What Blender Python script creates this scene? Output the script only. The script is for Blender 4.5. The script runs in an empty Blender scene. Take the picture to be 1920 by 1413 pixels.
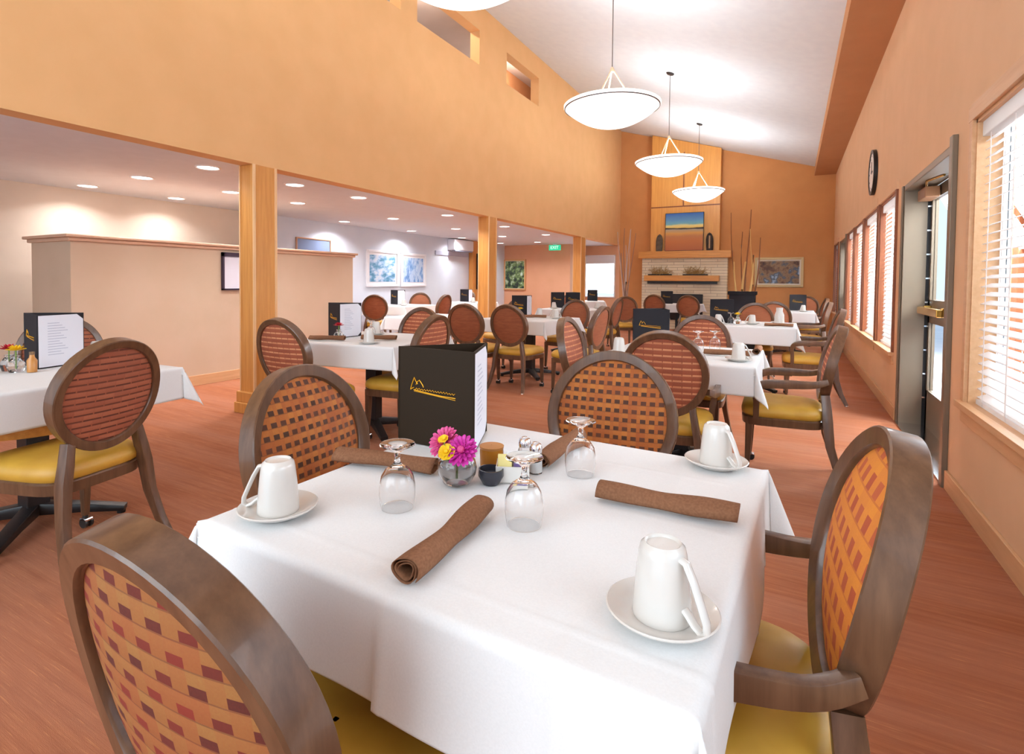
import bpy, bmesh, math, random
from mathutils import Vector, Matrix, Euler
from math import sin, cos, pi, radians, degrees, hypot
random.seed(7)
scene = bpy.context.scene
col = scene.collection

# ------------------------------------------------------------------ camera
YAW, PITCH, ROLL = 0.506769258, 0.0303528, 0.00864006
FL, PX, PY = 1011.85, 922.83, 557.32
f_ = Vector((-sin(YAW)*cos(PITCH), cos(YAW)*cos(PITCH), -sin(PITCH)))
r0 = Vector((cos(YAW), sin(YAW), 0)); u0 = r0.cross(f_)
r_ = r0*cos(ROLL) + u0*sin(ROLL); u_ = -r0*sin(ROLL) + u0*cos(ROLL)
cam = bpy.data.cameras.new('camera'); camo = bpy.data.objects.new('camera', cam); col.objects.link(camo)
M = Matrix((r_, u_, -f_)).transposed().to_4x4(); M.translation = Vector((0, 0, 1.25)); camo.matrix_world = M
cam.sensor_width = 36; cam.sensor_fit = 'HORIZONTAL'; cam.lens = FL/1920*36
cam.shift_x = (960-PX)/1920; cam.shift_y = (PY-706.5)/1920
cam.clip_start = 0.02; cam.clip_end = 200
scene.camera = camo

# ------------------------------------------------------------------ light and exposure
scene.view_settings.view_transform = 'Standard'
scene.view_settings.look = 'None'
scene.view_settings.gamma = 1
scene.view_settings.use_curve_mapping = False
scene.view_settings.exposure = 0.2
world = bpy.data.worlds.new('daylight'); scene.world = world; world.use_nodes = True
bg = world.node_tree.nodes['Background']
bg.inputs[0].default_value = (0.66, 0.83, 1.0, 1); bg.inputs[1].default_value = 1.15

def add_light(name, kind, loc, energy, color=(1, 1, 1), rot=(0, 0, 0), size=None, sy=None, parent=None, spread=None):
    l = bpy.data.lights.new(name, kind); l.energy = energy; l.color = color
    if kind == 'AREA':
        l.size = size
        if sy: l.shape = 'RECTANGLE'; l.size_y = sy
        else: l.shape = 'DISK'
        if spread: l.spread = spread
    elif size: l.shadow_soft_size = size
    o = bpy.data.objects.new(name, l); o.location = loc; o.rotation_euler = rot
    col.objects.link(o)
    if parent: o.parent = parent
    return o
# daylight falling through the windows and glazed door of the right wall; the first is added fill
for y0, y1 in ((-0.85, 1.25), (2.0, 3.85), (4.45, 6.0), (6.4, 8.9), (9.1, 11.5)):
    add_light('window_daylight', 'AREA', (2.3, (y0+y1)/2, 2.35), (13 if y0 < 1 else 40 if y0 < 3 else 200)*(y1-y0), (0.84, 0.93, 1.0), (0, radians(62), 0), 1.4, y1-y0)
# added fill lamp behind the camera, brightens the near cloth and the room
add_light('rear_fill', 'AREA', (-1.9, -3.0, 2.4), 175, (0.82, 0.93, 1.0), (radians(84), 0, 0), 4.6, 3.2)

# ------------------------------------------------------------------ colour and material helpers
def lin(c):
    c = c/255
    return c/12.92 if c <= 0.04045 else ((c+0.055)/1.055)**2.4
def rgb(r, g, b): return (lin(r), lin(g), lin(b), 1)

class NT:
    def __init__(s, name):
        s.m = bpy.data.materials.new(name); s.m.use_nodes = True; s.t = s.m.node_tree; s.b = s.t.nodes['Principled BSDF']
    def n(s, kind, **kw):
        x = s.t.nodes.new(kind)
        for k, v in kw.items(): setattr(x, k, v)
        return x
    def l(s, a, b): s.t.links.new(a, b)
    def math(s, op, a, b=None, c=None):
        x = s.n('ShaderNodeMath', operation=op)
        for i, v in enumerate((a, b, c)):
            if v is None: continue
            if isinstance(v, (int, float)): x.inputs[i].default_value = v
            else: s.l(v, x.inputs[i])
        return x.outputs[0]
    def mix(s, fac, a, b):
        x = s.n('ShaderNodeMix', data_type='RGBA')
        for i, v in ((0, fac), (6, a), (7, b)):
            if isinstance(v, (int, float, tuple)): x.inputs[i].default_value = v
            else: s.l(v, x.inputs[i])
        return x.outputs[2]
    def coord(s, which='Object', scale=(1, 1, 1), rot=(0, 0, 0)):
        tc = s.n('ShaderNodeTexCoord'); mp = s.n('ShaderNodeMapping')
        mp.inputs['Scale'].default_value = scale; mp.inputs['Rotation'].default_value = rot
        s.l(tc.outputs[which], mp.inputs['Vector']); return mp.outputs[0]
    def noise(s, vec, scale, detail=3, rough=0.5):
        x = s.n('ShaderNodeTexNoise'); x.inputs['Scale'].default_value = scale
        x.inputs['Detail'].default_value = detail; x.inputs['Roughness'].default_value = rough
        s.l(vec, x.inputs['Vector']); return x.outputs['Fac']
    def bump(s, h, strength, dist=0.002):
        x = s.n('ShaderNodeBump'); x.inputs['Strength'].default_value = strength; x.inputs['Distance'].default_value = dist
        s.l(h, x.inputs['Height']); s.l(x.outputs[0], s.b.inputs['Normal'])

def mat(name, c, rough=0.6, metal=0.0, spec=0.5, emit=None, es=0.0, trans=0.0, ior=1.45, coat=0.0):
    k = NT(name); b = k.b
    b.inputs['Base Color'].default_value = c; b.inputs['Roughness'].default_value = rough
    b.inputs['Metallic'].default_value = metal; b.inputs['Specular IOR Level'].default_value = spec
    b.inputs['Transmission Weight'].default_value = trans; b.inputs['IOR'].default_value = ior
    b.inputs['Coat Weight'].default_value = coat
    if emit: b.inputs['Emission Color'].default_value = emit; b.inputs['Emission Strength'].default_value = es
    return k.m
def noisy(name, c1, c2, scale=(1, 1, 1), ns=20, rough=0.6, detail=4, bump=0.0, spec=0.5, lo=0.35, hi=0.65, which='Object', coat=0.0):
    k = NT(name); v = k.coord(which, scale); n = k.noise(v, ns, detail)
    mr = k.n('ShaderNodeMapRange'); mr.inputs['From Min'].default_value = lo; mr.inputs['From Max'].default_value = hi
    k.l(n, mr.inputs['Value'])
    k.l(k.mix(mr.outputs[0], c1, c2), k.b.inputs['Base Color'])
    k.b.inputs['Roughness'].default_value = rough; k.b.inputs['Specular IOR Level'].default_value = spec; k.b.inputs['Coat Weight'].default_value = coat
    if bump: k.bump(n, bump)
    return k.m

def weave(name, light, light2, dark, dark2, px=0.036, pz=0.027, slot=0.52, slotz=0.42, brick=False, grid=False):
    """basket weave upholstery: horizontal bands crossing vertical ones, dark openings between"""
    k = NT(name); v = k.coord('Object'); sep = k.n('ShaderNodeSeparateXYZ'); k.l(v, sep.inputs[0])
    x = k.math('DIVIDE', sep.outputs[0], px); z = k.math('DIVIDE', sep.outputs[2], pz)
    zi = k.math('FLOOR', z); fz = k.math('FRACT', z)
    sh = k.math('MULTIPLY', k.math('MODULO', k.math('ABSOLUTE', zi), 2.0), 0.0 if grid else 0.5)
    xs = k.math('ADD', x, sh); xi = k.math('FLOOR', xs); fx = k.math('FRACT', xs)
    isdark = k.math('MULTIPLY', k.math('LESS_THAN', fx, slot), k.math('LESS_THAN', fz, slotz))
    cmb = k.n('ShaderNodeCombineXYZ'); k.l(xi, cmb.inputs[0]); k.l(zi, cmb.inputs[1])
    wn = k.n('ShaderNodeTexWhiteNoise'); wn.noise_dimensions = '2D'; k.l(cmb.outputs[0], wn.inputs['Vector'])
    fine = k.noise(v, 260, 3, 0.7)
    vert = k.math('GREATER_THAN', fx, slot)
    colr = k.mix(k.math('MULTIPLY', wn.outputs['Value'], 0.8), light, light2)
    colr = k.mix(k.math('MULTIPLY', vert, 0.28), colr, light2)
    dk = k.mix(wn.outputs['Value'], dark, dark2)
    edge = k.math('GREATER_THAN', fz, 0.93)
    c = k.mix(isdark, colr, dk)
    c = k.mix(k.math('MULTIPLY', edge, 0.5), c, dark)
    c = k.mix(k.math('MULTIPLY', fine, 0.42), c, dark2)
    k.l(c, k.b.inputs['Base Color']); k.b.inputs['Roughness'].default_value = 0.75
    h = k.math('SUBTRACT', k.math('MULTIPLY', k.math('SINE', k.math('MULTIPLY', fz, pi)), 1.0), k.math('MULTIPLY', isdark, 0.8))
    k.bump(k.math('ADD', h, k.math('MULTIPLY', fine, 0.3)), 0.5, 0.002)
    return k.m

def wood(name, c1, c2, axis='Z', rough=0.4, scale=1.0, coat=0.0):
    sc = {'Z': (14, 14, 0.8), 'Y': (14, 0.8, 14), 'X': (0.8, 14, 14)}[axis]
    k = NT(name); v = k.coord('Object', tuple(a*scale for a in sc)); n = k.noise(v, 3, 5, 0.6)
    mr = k.n('ShaderNodeMapRange'); mr.inputs['From Min'].default_value = 0.3; mr.inputs['From Max'].default_value = 0.7; k.l(n, mr.inputs['Value'])
    k.l(k.mix(mr.outputs[0], c1, c2), k.b.inputs['Base Color']); k.b.inputs['Roughness'].default_value = rough; k.b.inputs['Coat Weight'].default_value = coat
    return k.m

M_left = noisy('painted_apricot_wall', rgb(232, 180, 124), rgb(236, 184, 129), ns=3, rough=0.85, spec=0.25)
M_right = noisy('painted_tan_wall', rgb(226, 184, 145), rgb(230, 188, 150), ns=3, rough=0.85, spec=0.25)
M_far = noisy('painted_rust_wall', rgb(206, 142, 88), rgb(211, 147, 92), ns=3, rough=0.85, spec=0.25)
M_soffit = noisy('painted_brown_soffit', rgb(196, 142, 100), rgb(200, 146, 104), ns=3, rough=0.85, spec=0.25)
M_beige = noisy('painted_beige_wall', rgb(222, 204, 186), rgb(226, 208, 190), ns=3, rough=0.85, spec=0.25)
M_part = noisy('painted_tan_partition', rgb(206, 180, 154), rgb(210, 184, 159), ns=3, rough=0.85, spec=0.25)
M_grey = noisy('painted_grey_wall', rgb(218, 224, 236), rgb(222, 228, 238), ns=3, rough=0.85, spec=0.25)
M_orange = noisy('painted_orange_wall', rgb(222, 168, 132), rgb(226, 172, 137), ns=3, rough=0.85, spec=0.25)
M_ceil = noisy('white_ceiling', rgb(226, 229, 234), rgb(230, 233, 237), ns=8, rough=0.9, spec=0.2)
M_ceil2 = noisy('low_ceiling', rgb(226, 228, 234), rgb(229, 231, 237), ns=8, rough=0.9, spec=0.2)
M_trim = wood('light_trim_wood', rgb(222, 176, 132), rgb(210, 160, 114), 'Y', 0.45)
M_dktrim = wood('brown_trim_wood', rgb(150, 84, 44), rgb(126, 66, 34), 'Z', 0.45)
M_maple = wood('maple_post_wood', rgb(226, 160, 84), rgb(206, 136, 64), 'Z', 0.4)
M_maplex = wood('maple_mantel_wood', rgb(226, 158, 78), rgb(200, 130, 58), 'X', 0.4)
M_chair = wood('walnut_chair_frame', rgb(110, 77, 54), rgb(82, 54, 36), 'Z', 0.32, coat=0.25)
M_seat = noisy('mustard_seat_vinyl', rgb(206, 158, 58), rgb(190, 142, 48), ns=6, rough=0.45, spec=0.5)
M_weave = weave('amber_lattice_weave', rgb(200, 120, 44), rgb(168, 82, 28), rgb(62, 38, 24), rgb(96, 50, 30), px=0.031, pz=0.031, slot=0.60, slotz=0.44, grid=True)
M_weaveb = weave('brick_red_weave', rgb(172, 98, 66), rgb(148, 78, 52), rgb(84, 40, 28), rgb(112, 56, 38), px=0.075, pz=0.026, slot=0.93, slotz=0.24, brick=True)
M_weavee = weave('lined_rust_weave', rgb(146, 66, 40), rgb(120, 46, 30), rgb(222, 156, 112), rgb(198, 124, 84), px=0.05, pz=0.034, slot=0.9, slotz=0.24, grid=True)
M_plain = noisy('plain_rust_upholstery', rgb(148, 84, 50), rgb(134, 72, 42), scale=(1, 1, 5), ns=12, rough=0.8)
M_weavec = weave('gold_check_weave', rgb(232, 150, 44), rgb(222, 136, 48), rgb(176, 76, 44), rgb(190, 92, 52), px=0.05, pz=0.052, slot=0.5, slotz=0.55, brick=True)
M_weaved = weave('olive_basket_weave', rgb(158, 112, 54), rgb(158, 88, 42), rgb(66, 30, 22), rgb(136, 44, 28), px=0.056, pz=0.034, slot=0.5, slotz=0.42)
M_chrome = mat('chrome', (0.8, 0.8, 0.82, 1), 0.15, 1.0)
M_black = mat('black_metal', rgb(30, 26, 26), 0.4)
M_rubber = mat('dark_caster', rgb(40, 36, 34), 0.5)
M_cloth = noisy('white_linen', rgb(232, 231, 230), rgb(228, 227, 226), ns=300, rough=0.85, spec=0.2, bump=0.05)
M_napkin = noisy('brown_napkin_cloth', rgb(138, 96, 70), rgb(124, 84, 60), ns=200, rough=0.9, spec=0.15, bump=0.1)
M_china = mat('white_china', rgb(216, 210, 203), 0.18, coat=0.4)
M_glass = mat('clear_glass', (1, 1, 1, 1), 0.02, trans=1.0, ior=1.35)
M_pane = mat('window_glass', (0.98, 0.99, 1, 1), 0.0, trans=1.0, ior=1.01)
M_water = mat('smoky_water', (0.42, 0.41, 0.41, 1), 0.02, trans=0.95, ior=1.2)
M_cover = mat('black_menu_cover', rgb(44, 32, 20), 0.65, spec=0.2)
M_coverdk = mat('charcoal_menu_cover', rgb(40, 38, 42), 0.65, spec=0.2)
M_paper = mat('menu_paper', rgb(232, 233, 242), 0.6)
M_print = mat('pale_menu_print', rgb(196, 198, 214), 0.6)
M_gold = mat('gold_foil', rgb(240, 172, 30), 0.35, 0.3)
M_slat = mat('white_blind_slat', rgb(244, 240, 238), 0.5)
_t = M_slat.node_tree; _tr = _t.nodes.new('ShaderNodeBsdfTranslucent'); _tr.inputs[0].default_value = rgb(250, 244, 240); _mx = _t.nodes.new('ShaderNodeMixShader'); _mx.inputs[0].default_value = 0.45
_t.links.new(_t.nodes['Principled BSDF'].outputs[0], _mx.inputs[1]); _t.links.new(_tr.outputs[0], _mx.inputs[2]); _t.links.new(_mx.outputs[0], _t.nodes['Material Output'].inputs['Surface'])
M_alu = mat('taupe_metal_door', rgb(128, 112, 94), 0.4, 0.3)
M_brass = mat('brass', rgb(214, 168, 84), 0.25, 0.9)
M_stone = None

# ------------------------------------------------------------------ mesh helpers
class MB:
    def __init__(s): s.v = []; s.f = []; s.mi = []; s.cur = 0
    def quad(s, a, b, c, d):
        n = len(s.v); s.v += [tuple(a), tuple(b), tuple(c), tuple(d)]; s.f.append((n, n+1, n+2, n+3)); s.mi.append(s.cur); return s
    def box(s, x0, y0, z0, x1, y1, z1):
        n = len(s.v)
        s.v += [(x0, y0, z0), (x1, y0, z0), (x1, y1, z0), (x0, y1, z0), (x0, y0, z1), (x1, y0, z1), (x1, y1, z1), (x0, y1, z1)]
        for q in ((0, 3, 2, 1), (4, 5, 6, 7), (0, 1, 5, 4), (1, 2, 6, 5), (2, 3, 7, 6), (3, 0, 4, 7)):
            s.f.append(tuple(n+i for i in q)); s.mi.append(s.cur)
        return s
    def grid(s, pts, closeu=False, closev=False):
        """pts[i][j]"""
        n = len(s.v); I = len(pts); J = len(pts[0])
        for r in pts: s.v += [tuple(p) for p in r]
        for i in range(I if closeu else I-1):
            for j in range(J if closev else J-1):
                a = n+i*J+j; b = n+((i+1) % I)*J+j; c = n+((i+1) % I)*J+(j+1) % J; d = n+i*J+(j+1) % J
                s.f.append((a, b, c, d)); s.mi.append(s.cur)
        return s
    def fan(s, ring):
        n = len(s.v); s.v += [tuple(p) for p in ring]; s.f.append(tuple(range(n, n+len(ring)))); s.mi.append(s.cur); return s
    def lathe(s, prof, cx=0, cy=0, cz=0, seg=32, capb=False, capt=False):
        pts = [[(cx+r*cos(2*pi*j/seg), cy+r*sin(2*pi*j/seg), cz+z) for j in range(seg)] for r, z in prof]
        s.grid(pts, closev=True)
        if capb: s.fan(list(reversed(pts[0])))
        if capt: s.fan(pts[-1])
        return s
    def sweep(s, path, prof, up=Vector((0, 0, 1)), closed=False, cap=True):
        """path: list of (Vector, su, sv); prof: list of (a,b) unit profile"""
        P = [Vector(p[0]) for p in path]; N = len(P); rings = []
        for i in range(N):
            if closed: t = P[(i+1) % N]-P[i-1]
            else: t = P[min(i+1, N-1)]-P[max(i-1, 0)]
            t.normalize(); a = t.cross(up)
            if a.length < 1e-4: a = t.cross(Vector((0, 1, 0)))
            a.normalize(); b = a.cross(t).normalized()
            rings.append([P[i]+a*(x*path[i][1])+b*(y*path[i][2]) for x, y in prof])
        s.grid(rings, closeu=closed, closev=True)
        if cap and not closed: s.fan(list(reversed(rings[0]))); s.fan(rings[-1])
        return s
    def tube(s, pts, r, seg=10, up=Vector((0, 0, 1)), closed=False):
        rr = r if isinstance(r, (list, tuple)) else [r]*len(pts)
        return s.sweep([(p, q, q) for p, q in zip(pts, rr)], [(cos(2*pi*i/seg), sin(2*pi*i/seg)) for i in range(seg)], up, closed)
    def ball(s, c, r, seg=16, rings=10, sz=1.0):
        prof = [(max(1e-5, r*sin(pi*i/rings)), -r*sz*cos(pi*i/rings)) for i in range(rings+1)]
        return s.lathe(prof, c[0], c[1], c[2], seg)
    def build(s, name, m, parent=None, smooth=True, bevel=0, solid=0, subsurf=0, loc=None):
        me = bpy.data.meshes.new(name); me.from_pydata(s.v, [], s.f)
        ms = m if isinstance(m, (list, tuple)) else [m]
        for x in ms: me.materials.append(x)
        if len(ms) > 1: me.polygons.foreach_set('material_index', s.mi)
        bm = bmesh.new(); bm.from_mesh(me); bmesh.ops.remove_doubles(bm, verts=bm.verts, dist=1e-6)
        bmesh.ops.recalc_face_normals(bm, faces=bm.faces); bm.to_mesh(me); bm.free()
        if smooth:
            me.polygons.foreach_set('use_smooth', [True]*len(me.polygons)); me.set_sharp_from_angle(angle=radians(40))
        o = bpy.data.objects.new(name, me); col.objects.link(o)
        if parent: o.parent = parent
        if loc: o.location = loc
        if bevel:
            b = o.modifiers.new('bevel', 'BEVEL'); b.width = bevel; b.segments = 2; b.limit_method = 'ANGLE'; b.harden_normals = False
        if solid:
            b = o.modifiers.new('solid', 'SOLIDIFY'); b.thickness = solid; b.offset = 1
        if subsurf:
            b = o.modifiers.new('sub', 'SUBSURF'); b.levels = subsurf; b.render_levels = subsurf
        return o
RECT = [(-1, -1), (1, -1), (1, 1), (-1, 1)]
RR = [(cos(a)*0.16+sx*0.84, sin(a)*0.16+sy*0.84) for sx, sy, a0 in ((1, 1, 0), (-1, 1, pi/2), (-1, -1, pi), (1, -1, 1.5*pi)) for a in (a0, a0+pi/4, a0+pi/2)]

def empty(name, loc=(0, 0, 0), rz=0):
    o = bpy.data.objects.new(name, None); col.objects.link(o); o.location = loc; o.rotation_euler = (0, 0, rz); o.empty_display_size = 0.1; return o
def tag(o, label, cat, group=None, kind=None):
    if label: o['label'] = label
    if cat: o['category'] = cat
    if group: o['group'] = group
    if kind: o['kind'] = kind
    return o
def struct(o): o['kind'] = 'structure'; return o
def dup(root, loc, rz=0, label=None, group=None, scale=None):
    def cp(o, parent):
        c = o.copy(); col.objects.link(c)
        if parent: c.parent = parent
        for ch in list(o.children): cp(ch, c)
        return c
    r = cp(root, None); r.location = loc; r.rotation_euler = (0, 0, rz)
    if scale: r.scale = scale
    if label: r['label'] = label
    if group: r['group'] = group
    elif 'group' in r: del r['group']
    return r
used = set()
def place(proto, loc, rz, label, group=None):
    """first use moves the prototype itself, later uses copy it"""
    if proto.name not in used:
        used.add(proto.name); proto.location = loc; proto.rotation_euler = (0, 0, rz); proto['label'] = label
        if group: proto['group'] = group
        return proto
    return dup(proto, loc, rz, label, group)

# ------------------------------------------------------------------ room shell
XL, XR, YF, YB = -4.33, 0.86, 15.3, -2.2
XLB = -7.5   # back wall of the low side room
def ceil_z(x): return 5.53-0.303*(x-XL)

def carpet():
    k = NT('rust_carpet'); v = k.coord('Object', (1.3, 26, 1)); n = k.noise(v, 1.6, 6, 0.65)
    v2 = k.coord('Object', (0.35, 2.2, 1)); n2 = k.noise(v2, 1.5, 3, 0.5)
    v3 = k.coord('Object', (3, 90, 1)); n3 = k.noise(v3, 2.2, 3, 0.6)
    v4 = k.coord('Object', (1, 1, 1)); n4 = k.noise(v4, 400, 2, 0.5)
    mr = k.n('ShaderNodeMapRange'); mr.inputs['From Min'].default_value = 0.35; mr.inputs['From Max'].default_value = 0.68; k.l(n, mr.inputs['Value'])
    c = k.mix(mr.outputs[0], rgb(182, 114, 78), rgb(154, 90, 60))
    mr2 = k.n('ShaderNodeMapRange'); mr2.inputs['From Min'].default_value = 0.42; mr2.inputs['From Max'].default_value = 0.6; k.l(n2, mr2.inputs['Value'])
    c = k.mix(k.math('MULTIPLY', mr2.outputs[0], 0.45), c, rgb(182, 124, 98))
    mr3 = k.n('ShaderNodeMapRange'); mr3.inputs['From Min'].default_value = 0.60; mr3.inputs['From Max'].default_value = 0.72; k.l(n3, mr3.inputs['Value'])
    c = k.mix(k.math('MULTIPLY', mr3.outputs[0], 0.75), c, rgb(216, 150, 100))
    c = k.mix(k.math('MULTIPLY', n4, 0.25), c, rgb(128, 80, 62))
    k.l(c, k.b.inputs['Base Color']); k.b.inputs['Roughness'].default_value = 0.9; k.b.inputs['Specular IOR Level'].default_value = 0.15
    k.bump(k.math('ADD', n4, n3), 0.3, 0.004); return k.m
M_carpet = carpet()
b = MB().box(-9.2, YB, -0.1, 1.25, YF+0.2, 0); struct(b.build('floor', M_carpet, smooth=False))

# sloping white ceiling
b = MB(); t = 0.12
b.v += [(XL-0.3, YB, ceil_z(XL-0.3)), (0.6, YB, ceil_z(0.6)), (0.6, YF+0.2, ceil_z(0.6)), (XL-0.3, YF+0.2, ceil_z(XL-0.3))]
b.v += [(x, y, z+t) for x, y, z in b.v[:4]]
for q in ((0, 3, 2, 1), (4, 5, 6, 7), (0, 1, 5, 4), (1, 2, 6, 5), (2, 3, 7, 6), (3, 0, 4, 7)): b.f.append(q); b.mi.append(0)
struct(b.build('ceiling', M_ceil, smooth=False))
# soffit boxed along the right wall
b = MB().box(0.42, YB, 3.87, XR+0.2, YF, 4.6); struct(b.build('trim_3', M_soffit, smooth=False))

# left wall above the side room with clerestory openings
TH = 0.17
zs = [(2.3, 4.61), (5.14, 5.7)]
b = MB(); b.box(XL-TH, YB, 2.3, XL, YF, 4.61); b.box(XL-TH, YB, 5.14, XL, YF, 5.62)
ops = [(1.3, 2.7), (3.75, 5.39), (5.73, 7.33), (8.24, 9.57)]
y = YB
for a, c in ops: b.box(XL-TH, y, 4.61, XL, a, 5.14); y = c
b.box(XL-TH, y, 4.61, XL, YF, 5.14)
struct(b.build('wall_left', M_left, smooth=False))
# attic space seen through the openings
b = MB().box(-6.9, YB, 2.7, -6.8, YF, 6.0); b.box(-6.9, YB, 5.75, XL-TH, YF, 5.85); b.box(-6.9, 12.5, 2.7, XL-TH, 12.6, 5.8)
struct(b.build('wall_loft', noisy('loft_wall', rgb(206, 190, 182), rgb(200, 184, 176), ns=3, rough=0.9), smooth=False))
struct(MB().box(-5.5, 10.1, 2.7, -5.42, 12.5, 5.75).build('wall_loft_brown', M_soffit, smooth=False))
add_light('loft_bulb_fill', 'POINT', (-4.95, 9.9, 5.3), 30, (1, 0.9, 0.8), size=0.1)  # lamp without a fixture, added to brighten the third opening
for y in (4.9, 6.75):
    o = empty('recessed_ceiling_light', (-4.95, y, 5.745)); tag(o, 'small recessed light seen through the %s high opening in the apricot wall' % ('nearer' if y < 5 else 'wide middle'), 'ceiling light')
    MB().lathe([(0.001, 0), (0.07, 0), (0.085, -0.006), (0.09, 0.004)], seg=24).build('light_lens', mat('loft_lens', (1, 1, 1, 1), emit=(1, 0.97, 0.93, 1), es=6), o)
    add_light('loft_bulb_fill', 'POINT', (0, 0, -0.25), 34, (1, 0.9, 0.8), size=0.06, parent=o)

# right wall with openings
WIN = [(-0.9, 1.3), (1.9, 3.87), (6.38, 7.5), (7.66, 8.98), (9.12, 10.32), (10.46, 11.55), (13.75, 14.9)]  # first opening is unseen, added to light the nearest table
Z0, Z1 = 0.60, 2.15
DOORS = [(4.28, 6.05), (11.75, 13.3)]
b = MB(); x0, x1 = XR, XR+0.16
segs = sorted([(a, c, Z0, Z1) for a, c in WIN]+[(a, c, 0, 2.13) for a, c in DOORS])
y = YB
for a, c, z0, z1 in segs:
    b.box(x0, y, 0, x1, a, 3.9)
    if z0 > 0: b.box(x0, a, 0, x1, c, z0)
    b.box(x0, a, z1, x1, c, 3.9); y = c
b.box(x0, y, 0, x1, YF, 3.9)
struct(b.build('wall_right', M_right, smooth=False))
# far wall, with a lower part continuing round the chimney
b = MB().box(XL, YF, 0, XR, YF+0.12, 5.6); struct(b.build('wall_far', M_far, smooth=False))
# side room walls
b = MB().box(XLB-0.12, YB, 0, XLB, 5.85, 2.42); struct(b.build('wall_side_beige', M_beige, smooth=False))
b = MB().box(XLB-0.12, 5.85, 0, XLB, 14.25, 2.42); struct(b.build('wall_side_grey', M_grey, smooth=False))
b = MB().box(XLB, 14.25, 0, -5.55, 14.37, 2.42); struct(b.build('wall_side_orange', M_orange, smooth=False))
b = MB().box(-5.55, 14.25, 0, -5.43, YF+0.12, 2.42)
b.box(-5.43, YF, 0, -5.36, YF+0.12, 2.42); b.box(-5.36, YF, 0, -4.45, YF+0.12, 0.80); b.box(-5.36, YF, 2.03, -4.45, YF+0.12, 2.42); b.box(-4.45, YF, 0, XL, YF+0.12, 2.42)
struct(b.build('wall_window_bay', M_orange, smooth=False))
b = MB().box(XLB-0.12, YB, 2.3, XL-TH, YF+0.12, 2.42); struct(b.build('ceiling_side', M_ceil2, smooth=False))

# baseboards
b = MB(); bh = 0.115
y = YB
for a, c in DOORS: b.box(XR-0.018, y, 0, XR, a-0.06, bh); y = c+0.06
b.box(XR-0.018, y, 0, XR, YF, bh); struct(b.build('baseboard_right', M_trim, smooth=False, bevel=0.004))
b = MB().box(XL, YF-0.018, 0, XR-0.018, YF, bh); struct(b.build('baseboard_far', M_trim, smooth=False, bevel=0.004))
b = MB().box(XLB, YB, 0, XLB+0.018, 14.25, bh); struct(b.build('baseboard_side', M_trim, smooth=False, bevel=0.004))
b = MB().box(XLB+0.018, 14.232, 0, -5.55, 14.25, bh); struct(b.build('baseboard_orange', M_trim, smooth=False, bevel=0.004))

# beige partition with moulded cap
pt = empty('partition_wall'); tag(pt, 'beige partition behind the first wooden column, with a moulded cap along its top', 'partition')
MB().box(-6.87, 2.57, 0, -6.06, 6.38, 1.60).build('partition_body', M_part, pt, smooth=False)
b = MB().box(-6.93, 2.51, 1.635, -6.0, 6.44, 1.665); b.box(-6.90, 2.54, 1.60, -6.03, 6.41, 1.635)
b.build('partition_cap', noisy('pale_pink_trim', rgb(214, 174, 146), rgb(210, 170, 142), ns=5, rough=0.6), pt, smooth=False, bevel=0.008)
b = MB().box(-6.06, 2.55, 0, -6.04, 6.40, 0.12); b.build('partition_baseboard', M_trim, pt, smooth=False, bevel=0.004)
# framed service window on the partition
sw = empty('framed_notice', (-6.035, 4.30, 1.33)); tag(sw, 'white notice in a dark frame on the beige partition beside the first column', 'notice')
b = MB().box(-0.02, -0.17, -0.22, 0.02, -0.15, 0.24); b.box(-0.02, 0.15, -0.22, 0.02, 0.17, 0.24); b.box(-0.02, -0.17, 0.19, 0.02, 0.17, 0.24); b.box(-0.02, -0.17, -0.22, 0.02, 0.17, -0.2)
b.build('frame', mat('dark_plum_frame', rgb(52, 36, 56), 0.5), sw, smooth=False)
MB().box(-0.012, -0.15, -0.2, 0.004, 0.15, 0.19).build('sheet', mat('notice_sheet', rgb(228, 226, 238), 0.5), sw, smooth=False)

# wooden columns
def column(y0, y1, label, deep=0.17, plinth=True):
    o = empty('wooden_column', (XL-deep/2, (y0+y1)/2, 0)); tag(o, label, 'column', 'maple columns between the two rooms')
    hx, hy = deep/2+0.01, (y1-y0)/2
    MB().box(-hx, -hy, 0, hx, hy, 2.3).build('shaft', M_maple, o, smooth=False, bevel=0.006)
    b = MB()
    for sx in (-1, 1):
        b.box(sx*hx-0.006, -hy-0.006, 0, sx*hx+0.006, -hy+0.02, 2.3); b.box(sx*hx-0.006, hy-0.02, 0, sx*hx+0.006, hy+0.006, 2.3)
    b.build('edge_bead', wood('pale_edge_wood', rgb(244, 200, 150), rgb(236, 188, 134), 'Z', 0.4), o, smooth=False)
    b = MB().box(-hx-0.045, -hy-0.045, 0, hx+0.045, hy+0.045, 0.10); b.box(-hx-0.03, -hy-0.03, 0.10, hx+0.03, hy+0.03, 0.20)
    b.build('plinth', M_maple, o, smooth=False, bevel=0.008)
    return o
column(3.27, 3.52, 'wooden column nearest the camera, behind the left dining chair')
column(7.65, 7.91, 'second wooden column, middle of the three in the row')
column(12.03, 12.33, 'farthest wooden column, beside the bright side-room window')

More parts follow.
